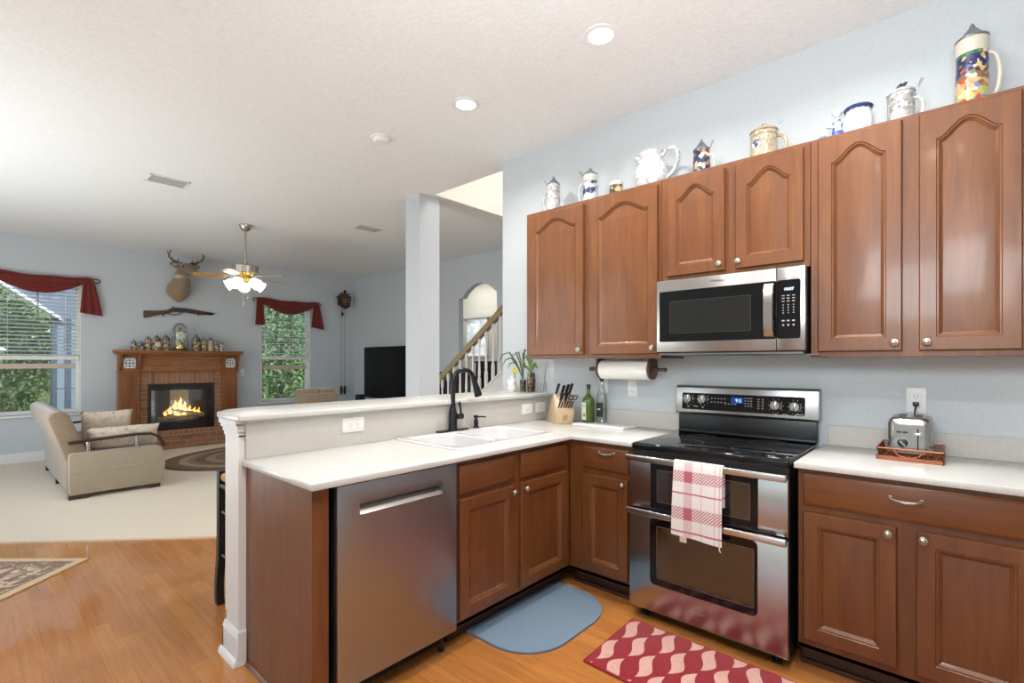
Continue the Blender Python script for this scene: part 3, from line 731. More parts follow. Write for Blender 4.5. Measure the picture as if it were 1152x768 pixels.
# ================================================================ WALL PLATES
def plate(label, T, w, h, kind, T_extra=None):
    t = thing('wall_plate', label, 'outlet', T.translation)
    obj('plate', B().box(-w/2, w/2, -.006, 0, -h/2, h/2, .002, 2, mat=T), 'plastic_white', t)
    k = B(); dk = B()
    if kind == 'h':       # sideways duplex outlet
        k.box(-.034, .034, -.0085, -.005, -.017, .017, .002, 1, mat=T)
        for s in (-1, 1):
            for dz in (-.006, .006): dk.box(s*.019-.004, s*.019+.004, -.0088, -.008, dz-.0012, dz+.0012, mat=T)
            dk.box(s*.019+.008, s*.019+.0115, -.0088, -.008, -.0018, .0018, mat=T)
    elif kind == 'v':
        k.box(-.017, .017, -.0085, -.005, -.034, .034, .002, 1, mat=T)
        for s in (-1, 1):
            for dx in (-.006, .006): dk.box(dx-.0012, dx+.0012, -.0088, -.008, s*.019-.004, s*.019+.004, mat=T)
            dk.box(-.0018, .0018, -.0088, -.008, s*.019-.0115, s*.019-.008, mat=T)
    else:
        k.box(-.017, .017, -.009, -.005, -.017, .017, .002, 1, mat=T); dk.box(-.012, .012, -.0095, -.009, -.008, -.006, mat=T)
    obj('receptacle' if kind != 's' else 'rocker', k, 'plastic_white', t)
    obj('slots' if kind != 's' else 'seam', dk, newmat('slot_dark', H('#5a5854'), .6), t, smooth=0)
    return t
SOU = lambda x, z, y=-.0005: Matrix.Translation((x, y, z))
EAS = lambda y, z, x=-2.3535: Matrix.Translation((x, y, z)) @ Matrix.Rotation(PI/2, 4, 'Z')
plate('white sideways outlet on the peninsula riser, nearest the end post', EAS(-1.707, 1.022), .125, .075, 'h')
plate('white rocker switch plate on the riser, left of the pair beside the knife block', EAS(-.292, 1.006), .118, .075, 's')
plate('white blank plate on the riser, right of the pair and touching the knife block', EAS(-.135, 1.008), .112, .075, 'h')
plate('white upright outlet on the range wall below the paper towel roll', SOU(-1.644, 1.172), .073, .115, 'v')
plate('white plate on the range wall partly hidden behind the clear glass bottle', SOU(-1.875, 1.19), .073, .115, 'v')
op = plate('white upright outlet above the toaster with a black plug in it', SOU(-.138, 1.168), .076, .118, 'v')

# ================================================================ KNIFE BLOCK
ka = Vector((.80, -.60, 0)); ks = Vector((.60, .80, 0)); kz = Vector((0, 0, 1))
K0 = Vector((-2.30, -.130, CT))
ks = ks*1.0
KT = Matrix(((ka.x, ks.x, 0, K0.x), (ka.y, ks.y, 0, K0.y), (0, 0, 1, K0.z), (0, 0, 0, 1)))
KW = .128
t = thing('knife_block', 'pale maple slanted knife block in the corner of the counter', 'knife block', K0)
b = B().prism([(0, 0), (.262, 0), (.285, .092), (.215, .208), (.192, .210)], 'y', 0, KW, .003, 2, mat=KT)
obj('block', b, 'maple', t)
EMB = Matrix.Translation((.2735, KW/2, .046)) @ Matrix.Rotation(math.atan2(.023, .092), 4, 'Y')
obj('emblem', B().box(-.0005, .0006, -.018, .018, -.02, .02, mat=KT @ EMB).box(-.0005, .0012, -.005, .005, -.006, .002, mat=KT @ EMB), newmat('faint_brand_mark', H('#b58f62'), .6), t)
kd = Vector((.70, 0, .714))
def knife(a, s, z, L, r, label, group, steel_end=True, kind='knife'):
    p = KT @ Vector((a, s, z)); d_ = (ka*kd.x + kz*kd.z).normalized()
    t = thing(kind, label, 'knife', p, group=group)
    pts = [p + d_*u*L for u in (0.06, .1, .3, .55, .8, .95, 1.0)]
    obj('handle', B().tube(pts, [r*.8, r, r*.95, r*1.08, r, r*1.15, r*.7], 8, flat=.62), 'black', t)
    obj('bolster', B().tube([p - d_*.012, p + d_*.09*L], [r*.7, r*.8], 8, flat=.6), 'chrome', t)
    for u in (.35, .6): obj('rivet', B().ell(p + d_*L*u + (-ks)*r*.9, .0022, .0022, .0022, 6, 4), 'chrome', t)
    return t
for (a, s, z, L, r, lab) in ((.208, .018, .209, .105, .010, 'black-handled knife standing alone at the left of the block top'), (.222, .052, .196, .108, .0115, 'black-handled knife in the top row, left of the middle pair'), (.219, .084, .20, .112, .0115, 'black-handled knife in the top row, right of the middle pair'),
                        (.218, .110, .202, .118, .0105, 'tallest black-handled knife at the right end of the top row'), (.243, .040, .160, .085, .0115, 'short black-handled knife in the second row on the left'), (.243, .074, .16, .095, .011, 'black-handled knife in the second row beside the scissors')):
    knife(a, s, z, L, r, lab, 'large knives in the block')
for k in range(6):
    knife(.272, .016+k*.0185, .113, .072, .0062, 'slim steel-trimmed steak knife in the lowest row of the block', 'steak knives in the block')
p = KT @ Vector((.250, .104, .148)); d_ = (ka*kd.x+kz*kd.z).normalized()
t = thing('kitchen_scissors', 'black looped scissors at the right side of the knife block', 'scissors', p)
for s_, name in ((0, 'handle'), (.030, 'handle')):
    c_ = p + d_*.055 + ks*s_
    obj(name, B().tube([c_ + (d_*math.cos(a*2*PI/14)*.024 + ks*math.sin(a*2*PI/14)*.016) for a in range(15)], .0042, 7), 'black', t)
obj('blade', B().tube([p - d_*.02, p + d_*.035], .006, 6, flat=.5), 'chrome', t)

# ================================================================ BOTTLES, BOARD, ROLL
def square_lathe(b, c, prof, r_round=.35):
    R = []
    for hw, z, rr in prof: R.append([(c[0]+p[0], c[1]+p[1], c[2]+z) for p in rrect(-hw, hw, -hw, hw, max(.001, hw*rr), 4)])
    return b.rings(R)
oc = (-1.937, -.105, CT)
t = thing('oil_bottle', 'green square glass oil bottle with black cap and white label', 'bottle', oc)
m = newmat('green_oil_glass', H('#5f7a1e'), .08, coat=.5); M['oil'] = m
m.node_tree.nodes['Principled BSDF'].inputs['Transmission Weight'].default_value = .35
obj('bottle', square_lathe(B(), oc, [(.031, .0, .3), (.034, .003, .3), (.034, .165, .3), (.032, .18, .5), (.022, .198, .9), (.0145, .212, 1), (.0125, .225, 1), (.0125, .25, 1)]), 'oil', t)
obj('dark_base', square_lathe(B(), oc, [(.0345, .001, .3), (.0345, .018, .3)]), newmat('dark_bottle_base', H('#2d3a1c'), .2), t)
obj('cap', B().lathe([(.0142, .248), (.0142, .276), (.013, .279)], oc, 16), 'black', t)
lb = obj('label', B().box(oc[0]-.033, oc[0]+.001, oc[1]-.0357, oc[1]-.0345, CT+.028, CT+.152), newmat('paper_label', H('#e8e8e0'), .7), t)
op_ = newmat('olive_print', H('#8d9a3f'), .7)
obj('olive_picture', B().ell((oc[0]-.013, oc[1]-.0358, CT+.064), .011, .0006, .014, 12, 6), op_, lb)
obj('label_line', B().box(oc[0]-.028, oc[0]-.006, oc[1]-.0362, oc[1]-.0356, CT+.125, CT+.131), op_, lb)
cc = (-1.845, -.078, CT)
t = thing('vinegar_bottle', 'tall clear glass bottle with black stopper and black label', 'bottle', cc)
obj('bottle', B().lathe([(.036, 0), (.038, .004), (.038, .17), (.034, .20), (.022, .255), (.0135, .285), (.013, .312)], cc, 24), 'clear', t)
obj('stopper', B().lathe([(.0125, .300), (.0150, .314), (.0165, .318), (.0165, .355), (.010, .362), (.008, .372)], cc, 16), 'black', t)
lm = B()
R = []
for z in (.055, .155):
    R.append([(cc[0]+.0388*math.cos(a), cc[1]+.0388*math.sin(a), CT+z) for a in [(-PI/2-.75)+k*1.5/10 for k in range(11)]])
obj('label', B().sheet(R, .0004), 'black_matte', t)
tl = B()
for k in range(3): tl.box(-.012+k*.009, -.007+k*.009, -.0005, 0, -.004, .006, mat=Matrix.Translation((cc[0], cc[1]-.0393, CT+.108)))
obj('label_print', tl, 'white', t)
bd = obj('cutting_board', B().prism(rrect(-1.985, -1.578, -.252, -.045, .02), 'z', CT+.0005, CT+.012, .003, 2), newmat('white_board_plastic', H('#efeeea'), .4)); tag(bd, 'thin white cutting board lying on the counter left of the range', 'cutting board')
# paper towels
rc = (-.17, 1.304)
t = thing('paper_towel_holder', 'dark wooden paper towel holder fixed under the upper cabinets', 'paper towel holder', (-1.6, rc[0], rc[1]))
def xlathe(b, prof, x, y, z, n=24): return b.lathe([(r, h) for r, h in prof], n=n, mat=Matrix.Translation((x, y, z)) @ Matrix.Rotation(PI/2, 4, 'Y'))
for xx in (-1.792, -1.418):
    pts = [(rc[0]+.064*math.cos(a), rc[1]+.064*math.sin(a)) for a in [math.radians(150 + k*240/20) for k in range(21)]]
    pts += [(rc[0]+.05, 1.3745), (rc[0]-.05, 1.3745)]
    obj('end_disc', B().prism(pts, 'x', xx-.009, xx+.009, .003, 1), 'walnut', t)
xb = B(); xlathe(xb, [(.005, 0), (.0125, .006), (.0135, .03), (.011, .05), (.008, .062), (.008, .075), (.013, .08), (.013, .085)], -1.886, rc[0], rc[1])
xlathe(xb, [(.017, 0), (.017, .012), (.011, .02), (.0115, .06), (.014, .066), (.0135, .08), (.006, .086)], -1.409, rc[0], rc[1])
obj('rod', xb, 'walnut', t)
t = thing('paper_towel_roll', 'white paper towel roll hanging on the wooden holder', 'paper towels', (-1.6, rc[0], rc[1]))
xb = B(); xlathe(xb, [(.02, 0), (.0635, 0), (.0655, .003), (.0655, .347), (.0635, .35), (.02, .35)], -1.78, rc[0], rc[1], 36)
obj('paper', xb, newmat('paper_towel', H('#f3f1ec'), .95), t)
obj('loose_sheet', B().sheet([[(x_, rc[0]-.0657*math.cos(a)-.0002, rc[1]-.0657*math.sin(a)) for x_ in (-1.779, -1.431)] for a in [k*.22 for k in range(7)]] , .0006), newmat('paper_towel_sheet', H('#f3f1ec'), .95), t)

# ================================================================ TOASTER ON ITS COPPER TRAY
TX, TY_ = -.150, -.175
t = thing('serving_tray', 'copper-coloured low wire and metal tray under the toaster', 'tray', (TX, TY_, CT))
cop = newmat('copper_metal', H('#a9684a'), .35, metal=.8)
b = B().box(-.262, -.034, -.315, -.032, CT+.0005, CT+.006)
for (a, c, e_, f_) in ((-.264, -.032, -.318, -.313), (-.264, -.032, -.034, -.029), (-.264, -.259, -.318, -.029), (-.037, -.032, -.318, -.029)): b.box(a, c, e_, f_, CT, CT+.018, .001, 1)
obj('base', b, cop, t)
b = B()
r0 = [(-.25, -.302), (-.046, -.302), (-.046, -.045), (-.25, -.045)]
r1 = [(-.262, -.316), (-.034, -.316), (-.034, -.031), (-.262, -.031)]
b.tube([(p[0], p[1], CT+.052) for p in r1+[r1[0]]], .0035, 6)
obj('rim', b, cop, t)
b = B()
for k in range(24):
    s = k/23
    for (p, q, p1, q1) in ((r0[0], r0[1], r1[0], r1[1]), (r0[2], r0[3], r1[2], r1[3])):
        b.tube([(p[0]+(q[0]-p[0])*s, p[1]+(q[1]-p[1])*s, CT+.008), (p1[0]+(q1[0]-p1[0])*s, p1[1]+(q1[1]-p1[1])*s, CT+.050)], .0011, 4)
        b.tube([(p[1]*0+p[0] if False else p[0]+(q[0]-p[0])*0, p[1]+(r0[2][1]-r0[1][1])*s*(1 if p == r0[0] else -1), CT+.008), (p1[0], p1[1]+(r1[2][1]-r1[1][1])*s*(1 if p == r0[0] else -1), CT+.050)], .0011, 4)
for h_ in (.022, .036):
    f_ = (h_-.008)/.042
    q = [(r0[i][0]+(r1[i][0]-r0[i][0])*f_, r0[i][1]+(r1[i][1]-r0[i][1])*f_, CT+h_) for i in (0, 1, 2, 3, 0)]
    b.tube(q, .0012, 4)
obj('wire_mesh', b, newmat('copper_wire', H('#8d553c'), .4, metal=.8), t)
for yy, s in ((-.320, 1), (-.027, -1)):
    obj('loop_handle', B().tube([(-.205, yy, CT+.05), (-.185, yy-.004*s, CT+.026), (-.15, yy-.005*s, CT+.016), (-.115, yy-.004*s, CT+.026), (-.095, yy, CT+.05)], .0022, 6), cop, t)
z0 = CT+.012
t = thing('toaster', 'brushed steel two-slot toaster standing in the copper tray', 'toaster', (TX, TY_, z0))
x0, x1, y0, y1 = -.228, -.070, -.285, -.055
b = B(); R = []
for z, d in ((z0+.006, .002), (z0+.012, 0), (z0+.150, .002), (z0+.166, .006), (z0+.176, .016), (z0+.178, .024)):
    R.append([(p[0], p[1], z) for p in rrect(x0+d, x1-d, y0+d, y1-d, .03, 5)])
b.rings(R); tb = obj('body', b, 'steel', t)
obj('front_plate', B().box(x0+.026, x1-.026, y0-.002, y0+.002, z0+.02, z0+.148, .001, 1), newmat('satin_steel_plate', H('#9c9b9a'), .3, metal=1.), t)
for xx in (x0+.050, x1-.050): obj('slot', B().box(xx-.014, xx+.014, y0+.05, y1-.03, z0+.168, z0+.1795, .002, 1), 'black', t)
kb = obj('browning_dial', B().lathe([(.0195, 0), (.0195, .004), (.017, .006), (.016, .016), (.014, .017)], n=24, mat=SOU(x0+.056, z0+.066, y0-.002) @ Matrix.Rotation(PI/2, 4, 'X')), 'black', t)
obj('pointer', B().box(-.014, .014, -.019, -.0165, -.003, .003, mat=SOU(x0+.056, z0+.066, y0-.002) @ Matrix.Rotation(.8, 4, 'Y')), 'chrome', kb)
obj('dial_ring', B().rings([[(x0+.056+r*math.cos(a*2*PI/28), yy, z0+.066+r*math.sin(a*2*PI/28)) for a in range(28)] for r, yy in ((.0195, y0-.002), (.0225, y0-.002), (.0225, y0-.005), (.0195, y0-.005))], closed=True), 'chrome', t)
obj('button', B().box(x0+.034, x0+.052, y0-.005, y0-.001, z0+.110, z0+.117, .001, 1), 'black', t)
obj('button', B().box(x0+.056, x0+.074, y0-.005, y0-.001, z0+.110, z0+.117, .001, 1), 'black', t)
obj('lever_slot', B().box(x1-.052, x1-.047, y0-.0028, y0-.001, z0+.034, z0+.132), 'black_matte', t)
obj('lever', B().box(x1-.064, x1-.036, y0-.022, y0-.003, z0+.104, z0+.115, .003, 2), 'chrome', t)
for (xx, yy) in ((x0+.03, y0+.03), (x1-.03, y0+.03), (x0+.03, y1-.03), (x1-.03, y1-.03)): obj('foot', B().lathe([(.008, -.006), (.008, .008)], (xx, yy, z0), 10), 'black', t)
obj('plug', B().box(-.150, -.126, -.036, -.009, 1.140, 1.160, .004, 2), 'black', t)
obj('cord', B().tube([(-.138, -.03, 1.145), (-.140, -.038, 1.125), (-.144, -.036, 1.09), (-.146, -.04, 1.03), (-.147, -.055, .97)], .0035, 8), 'black', t)

# ================================================================ STEINS AND CROCKERY ON THE CABINETS
def figured(name, cols, scale, rough=.35, smooth_z=None):
    """glazed relief with cells of several colours; smooth_z = list of (z, colour) bands over the height"""
    m = newmat(name, rough=rough, coat=.3); nt, b_ = nt_of(m); v = coords(nt)
    vo = nt.nodes.new('ShaderNodeTexVoronoi'); vo.inputs['Scale'].default_value = scale; nt.links.new(v, vo.inputs['Vector'])
    s = nt.nodes.new('ShaderNodeSeparateColor'); nt.links.new(vo.outputs['Color'], s.inputs[0])
    n_ = len(cols); c = ramp(nt, s.outputs[0], [(i/n_, H(k)) for i, k in enumerate(cols)], 'CONSTANT')
    if smooth_z:
        X, Y, Z = xyz(nt, v)
        n2 = N(nt, noise(nt, v, 18, 3)) * .05 - .025
        zz = Z + n2; H_ = smooth_z[-1][0]
        c2 = ramp(nt, zz / H_, [(z/H_, H(k)) for z, k in smooth_z], 'CONSTANT')
        c = mixc(nt, N(nt, s.outputs[1]).gt(.45), c, c2)
    nt.links.new(c, b_.inputs['Base Color']); bump(nt, b_, vo.outputs['Distance'], .35, .004)
    return m
F_white = figured('white_relief', ['#c9c9c8', '#b5b6b6', '#d4d4d2', '#a4a6a9'], 70)
F_blue = figured('cobalt_salt_glaze', ['#bfc4ca', '#27365e', '#cfcfce', '#2b3c68', '#aeb3b9', '#c6c8c9'], 34)
F_navy = figured('navy_brown_relief', ['#1f2a49', '#a98f77', '#27345a', '#7d5a46', '#d8d2c8', '#1b2440'], 45)
F_tan = figured('tan_relief', ['#b0a38c', '#a69880', '#b9ad97', '#9a8c74', '#aca088'], 75)
F_speck = figured('grey_speckle', ['#cfcfcf', '#d6d6d5', '#c8c9ca', '#a3a7b0', '#d2d2d1'], 75)
F_grey = figured('grey_stone_relief', ['#b3b4b1', '#979895', '#c4c4c1', '#80817e', '#aaaba8'], 75)
F_brown = figured('brown_figured_relief', ['#4b3a2c', '#b89c74', '#2c211a', '#8a6642', '#6b5238', '#c4ae86', '#3c3630'], 48)
F_big = figured('painted_scene', ['#b8452f', '#c7b06a', '#7f8a3e', '#e8dcc6', '#6f7fb8', '#8c5a35', '#d88f5a', '#d9d3bd'], 60,
                smooth_z=[(0, '#e9e6e0'), (.035, '#b3b06a'), (.09, '#c9a878'), (.13, '#7d5c40'), (.16, '#1d2558'), (.215, '#1d2558'), (.235, '#2f6b52'), (.36, '#2f6b52')])
F_band = newmat('cream_glaze', H('#cdc7b8'), .35, coat=.3)
def handle_pts(r, z0, z1, out, ang):
    d = Vector((math.cos(ang), math.sin(ang), 0)); P = []
    for k in range(11):
        a = -PI/2 + PI*k/10
        P.append(d*(r-.004 + out*math.cos(a)**.7 if math.cos(a) > 1e-6 else r-.004) + Vector((0, 0, (z0+z1)/2 + (z1-z0)/2*math.sin(a))))
    return P
def stein(loc, r, h, mat, label, lid='cone', hang=0., taper=.9, lever=True, collar=None, group='steins on the upper cabinets', hmat=None, finial=.0, lidh=.055, name='beer_stein'):
    t = thing(name, label, 'beer stein', loc, group=group)
    body = [(r*.9, 0), (r*1.06, .004), (r*1.06, .014), (r, .022), (r*.985, h*.5), (r*taper, h*.86), (r*taper*1.05, h*.88), (r*taper*1.05, h*.97), (r*taper, h)]
    obj('body', B().lathe(body, n=24), mat, t, local=True)
    if collar: obj('collar', B().lathe([(r*taper*1.02, h*.80), (r*taper*1.075, h*.82), (r*taper*1.075, h*.985), (r*taper*1.02, h)], n=24, cap=False), collar, t, local=True)
    obj('handle', B().tube(handle_pts(r*.95, h*.18, h*.80, r*.75, hang), [r*.15]*11, 8), hmat or mat, t, local=True)
    if lid == 'cone':
        lo = obj('lid', B().lathe([(r*taper*1.08, h), (r*taper*1.1, h+.006), (r*taper*.95, h+.012), (r*.55, h+lidh*.45), (r*.30, h+lidh*.7), (r*.16, h+lidh*.82), (r*.18, h+lidh*.9), (.001, h+lidh*1.1)], n=20), 'pewter', t, local=True)
    elif lid == 'dome':
        lo = obj('lid', B().lathe([(r*taper*1.08, h), (r*taper*1.1, h+.006), (r*taper*.98, h+.014), (r*.7, h+lidh*.4), (r*.3, h+lidh*.55), (r*.14, h+lidh*.65), (r*.2, h+lidh*.8), (.001, h+lidh)], n=20), hmat or 'pewter', t, local=True)
    if lid and lever:
        d = Vector((math.cos(hang), math.sin(hang), 0)); e_ = d*r*taper*1.0
        obj('thumb_lever', B().tube([e_ + Vector((0, 0, h+.002)), e_ + d*.012 + Vector((0, 0, h+.006)), e_ + d*.018 + Vector((0, 0, h+.022)), e_ + d*.028 + Vector((0, 0, h+.042))], [.004, .004, .004, .007], 7), 'pewter', t, local=True)
    return t
UZ = UT - .0005; SY = -.155
stein((-2.21, SY, UZ), .050, .235, F_white, 'white relief stein with grey pointed lid, at the left end of the cabinet row', hang=math.radians(190), lidh=.062)
stein((-1.89, SY, UZ), .053, .225, F_blue, 'grey and dark blue patterned stein with grey lid, second from the left', collar=F_band, hang=math.radians(190), lidh=.05)
t = stein((-1.685, SY, UZ), .044, .128, F_brown, 'small open brown patterned mug between the dark blue stein and the big white pitcher', lid=None, lever=False, taper=.97, collar=F_band, hang=math.radians(150), name='small_mug'); t['category'] = 'mug'
# pitcher
t = thing('pitcher', 'round white speckled pitcher with large loop handle on the cabinets', 'pitcher', (-1.43, SY, UZ))
obj('body', B().lathe([(.06, 0), (.075, .008), (.095, .04), (.108, .085), (.106, .13), (.088, .17), (.068, .195), (.066, .215), (.080, .245), (.083, .248), (.076, .244), (.06, .212), (.055, .19)], n=32), F_speck, t, local=True)
obj('spout', B().tube([(-.058, -.0, .20), (-.08, 0, .225), (-.108, 0, .245)], [.03, .03, .018], 10, flat=.8), F_speck, t, local=True)
obj('handle', B().tube([(.07, 0, .215), (.10, 0, .25), (.145, 0, .25), (.172, 0, .21), (.17, 0, .15), (.14, 0, .10), (.10, 0, .07)], [.011]*7, 10), F_speck, t, local=True)
stein((-1.115, SY, UZ), .049, .175, F_navy, 'navy and brown stein with grey conical lid, right of the pitcher', hang=math.radians(-8), hmat=F_band, lidh=.066)
stein((-.775, SY, UZ), .068, .175, F_tan, 'tan stein with a blue medallion and angular handle, above the microwave', lid='dome', hang=math.radians(-5), hmat=F_tan, taper=.95, lidh=.058)
# medallion on the tan stein
med = [o for o in bpy.data.objects if o.name.startswith('beer_stein') and 'medallion' in o.get('label', '')][0]
obj('medallion', B().lathe([(.024, 0), (.024, .002), (.020, .0035), (.001, .0036)], n=20, mat=Matrix.Translation((-.02, -.0632, .10)) @ Matrix.Rotation(math.radians(-17), 4, 'Z') @ Matrix.Rotation(PI/2, 4, 'X')), F_blue, med, local=True)
# figurine with blue basket
t = thing('figurine', 'blue and white porcelain lady figurine leaning on the ribbed pot', 'figurine', (-.438, SY, UZ))
wh = newmat('white_porcelain_glaze', H('#cfd1d5'), .15, coat=.5)
bl = figured('delft_blue_glaze', ['#e6e9f0', '#3f5fa8', '#eceef2', '#7a93c6', '#e9ebf0'], 60)
obj('skirt', B().lathe([(.045, 0), (.046, .01), (.034, .05), (.02, .085), (.017, .095)], n=18), bl, t, local=True)
obj('torso', B().lathe([(.017, .092), (.024, .115), (.022, .130), (.009, .140), (.008, .147)], n=14), bl, t, local=True)
obj('head', B().ell((0, 0, .163), .016, .016, .019), wh, t, local=True)
obj('bonnet', B().ell((0, .006, .171), .022, .020, .018), wh, t, local=True)
obj('arm', B().tube([(-.02, -.005, .126), (-.035, -.02, .10), (-.015, -.035, .09)], [.008, .007, .006], 8).tube([(.02, -.005, .126), (.035, -.01, .115), (.045, -.01, .12)], [.008, .007, .006], 8), wh, t, local=True)
obj('basket', B().ell((-.058, -.01, .045), .028, .024, .024), newmat('slate_blue_glaze', H('#6d8196'), .3), t, local=True)
t = thing('ribbed_pot', 'white ribbed pot with a dark blue rim beside the lady figurine', 'pot', (-.350, SY, UZ))
R = []
for r_, z_ in ((.04, 0), (.052, .02), (.062, .06), (.062, .10), (.052, .135), (.050, .15)):
    R.append([(r_*(1+.035*math.cos(k*12*2*PI/72))*math.cos(k*2*PI/72), r_*(1+.035*math.cos(k*12*2*PI/72))*math.sin(k*2*PI/72), z_) for k in range(72)])
obj('body', B().rings(R), wh, t, local=True)
obj('rim', B().lathe([(.048, .148), (.058, .152), (.062, .160), (.058, .166), (.046, .162)], n=28), newmat('navy_rim', H('#24376e'), .2, coat=.5), t, local=True)
t = stein((-.186, SY, UZ), .051, .17, F_grey, 'grey stone relief stein with a bird on its lid, left of the tall painted stein', lid='dome', hang=math.radians(-12), hmat=F_white, taper=1.0, lidh=.028)
obj('bird_finial', B().tube([(-.022, 0, .198), (-.005, 0, .208), (.010, 0, .212), (.022, 0, .222)], [.003, .011, .010, .004], 8).tube([(0, -.022, .214), (-.002, 0, .212), (0, .022, .214)], [.002, .006, .002], 6), newmat('dark_bird', H('#3f4440'), .5, metal=.5), t, local=True)
stein((.056, SY, UZ), .055, .315, F_big, 'tallest stein, painted with colourful figures under a navy sky, at the right end', hang=math.radians(12), hmat=F_band, collar=F_band, taper=.94, lidh=.07, lever=False)

# ================================================================ PLANTS AND FIGURINE ON THE BAR
BZ = 1.117
green = speckle('orchid_leaf', H('#47602f'), H('#6d8a45'), 20, .5)
dgreen = speckle('dark_leaf', H('#39442f'), H('#55624a'), 20, .5)
bark = figured('bark_chips', ['#4a3626', '#7d6048', '#31241a', '#9a7d5f', '#5c4632'], 70, rough=.9)
def blade(b, pts, w):
    P = [Vector(p) for p in pts]; L_ = []; R_l = []
    for i, p in enumerate(P):
        d = (P[min(i+1, len(P)-1)]-P[max(i-1, 0)]).normalized(); s = d.cross(Vector((.2, -.9, .3))).normalized()
        k = w*math.sin(PI*min(1, (i+.55)/(len(P)))) + .0006
        L_.append(p - s*k); R_l.append(p + s*k)
    b.sheet([L_, R_l], .0008)
px, py = -2.470, -.10
t = thing('potted_orchid', 'orchid with short green leaves in a tall glass vase of bark on the bar', 'potted plant', (px, py, BZ))
obj('bark', B().lathe([(.024, .003), (.031, .03), (.033, .09), (.028, .15), (.025, .155)], (px, py, BZ), 18), bark, t)
obj('vase', B().lathe([(.030, 0), (.034, .006), (.0345, .09), (.030, .155), (.031, .16), (.029, .16)], (px, py, BZ), 22, cap=False), 'clear', t)
b = B()
for (dx, dz, bend) in ((-.10, .05, .03), (.075, .07, .02), (-.05, .12, .05), (.04, .10, .06), (.085, .05, .03), (-.02, .14, .02)):
    blade(b, [(px, py, BZ+.15), (px+dx*.3, py-.01, BZ+.15+dz*.6+bend*.4), (px+dx*.7, py-.02, BZ+.15+dz+bend*.3), (px+dx, py-.03, BZ+.15+dz-bend*.3)], .011)
obj('leaves', b, green, t)
obj('stem', B().tube([(px, py, BZ+.14), (px+.003, py, BZ+.25), (px-.004, py-.005, BZ+.33)], .0025, 6), green, t)
px, py = -2.545, -.11
t = thing('potted_plant', 'plant with long thin arching leaves in a small glass of bark, beside the white figurine', 'potted plant', (px, py, BZ))
obj('bark', B().lathe([(.020, .003), (.024, .03), (.025, .095)], (px, py, BZ), 16), bark, t)
obj('vase', B().lathe([(.024, 0), (.0265, .005), (.0265, .115), (.028, .118)], (px, py, BZ), 20, cap=False), 'clear', t)
b = B()
for (dx, dz, bend) in ((-.24, .20, .10), (-.20, .16, .08), (-.14, .13, .06), (-.06, .22, .02), (.03, .21, .03), (.06, .24, .02), (-.10, .20, .05), (.05, .13, .05)):
    blade(b, [(px, py, BZ+.09), (px+dx*.25, py-.01, BZ+.09+dz*.7), (px+dx*.55, py-.02, BZ+.09+dz+bend*.25), (px+dx*.82, py-.03, BZ+.09+dz+bend*.05), (px+dx, py-.03, BZ+.09+dz-bend*.6)], .006)
obj('leaves', b, dgreen, t)
px, py = -2.632, -.14
t = thing('figurine', 'small white knobbly figurine holding a yellow flower on the bar', 'figurine', (px, py, BZ))
kn_ = figured('white_knobbly_glaze', ['#eceae6', '#d9d4cf', '#f2f0ec', '#c9c0c4', '#e4dcd2'], 120)
obj('body', B().lathe([(.040, 0), (.044, .01), (.043, .03), (.036, .06), (.026, .085), (.022, .095)], (px, py, BZ), 16), kn_, t)
obj('head', B().ell((px+.002, py, BZ+.112), .024, .024, .024), kn_, t)
obj('arm', B().ell((px+.03, py-.015, BZ+.08), .012, .012, .03).ell((px-.028, py-.015, BZ+.07), .012, .012, .028), kn_, t)
fl = B()
for k in range(6): fl.ell((px+.032+.014*math.cos(k*PI/3), py-.01, BZ+.165+.014*math.sin(k*PI/3)), .011, .006, .011, 8, 6)
obj('flower', fl.ell((px+.032, py-.014, BZ+.165), .008, .006, .008, 8, 6), newmat('yellow_petals', H('#d9c436'), .6), t)
obj('flower_stem', B().tube([(px+.03, py-.012, BZ+.06), (px+.032, py-.01, BZ+.16)], .003, 6), green, t)
px, py = -2.36, -.06
t = thing('dried_reed', 'single thin grey reed standing in a slim glass by the range wall', 'reed', (px, py, BZ))
obj('stalk', B().tube([(px-.02, py, BZ+.004), (px-.008, py, BZ+.12), (px+.012, py, BZ+.24)], [.002, .002, .0012], 6), dgreen, t)
obj('glass', B().lathe([(.020, 0), (.024, .004), (.0245, .07), (.0235, .075)], (px-.02, py, BZ), 18, cap=False), 'clear', t)

# ================================================================ MATS
def flatmat(name, label, cat, pts, h, m, border=None):
    o = obj(name, B().prism(pts, 'z', .0005, h, .004, 2), m); return tag(o, label, cat)
m = newmat('blue_grey_rubber', rough=.75); nt, bb_ = nt_of(m)
v = coords(nt); X, Y, Z = xyz(nt, v)
w_ = ((X+Y)*300.0).sin() * ((X-Y)*300.0).sin()
nt.links.new(mixc(nt, w_*.5+.5, H('#6f8599'), H('#8296a8')), bb_.inputs['Base Color']); bump(nt, bb_, w_, .25, .003)
pts = [(-1.818, -1.395), (-1.63, -1.395)]
for k in range(0, 9): a = -PI/2 + PI/2*k/8; pts.append((-1.63+.245*math.cos(a), -1.15+.245*math.sin(a)))
for k in range(0, 9): a = PI/2*k/8; pts.append((-1.63+.245*math.cos(a), -.893+.245*math.sin(a)))
pts += [(-1.818, -.648)]
flatmat('kitchen_mat', 'blue-grey half-round cushioned mat on the floor before the sink cabinet', 'mat', pts, .014, m)
m = newmat('red_woven_rug', rough=.95, sheen=.2); nt, bb_ = nt_of(m)
v = coords(nt); X, Y, Z = xyz(nt, v)
PU, PV = .118, .150
u = (X + .004) / .096
odd = (u.floor()*.5).frac()*2.0
vv = (Y*(-1/.228) + odd*.5 + .0).frac()
sv = vv / .88
cx_ = (u.frac() - .5 + (sv*6.283).sin()*.17).abs()
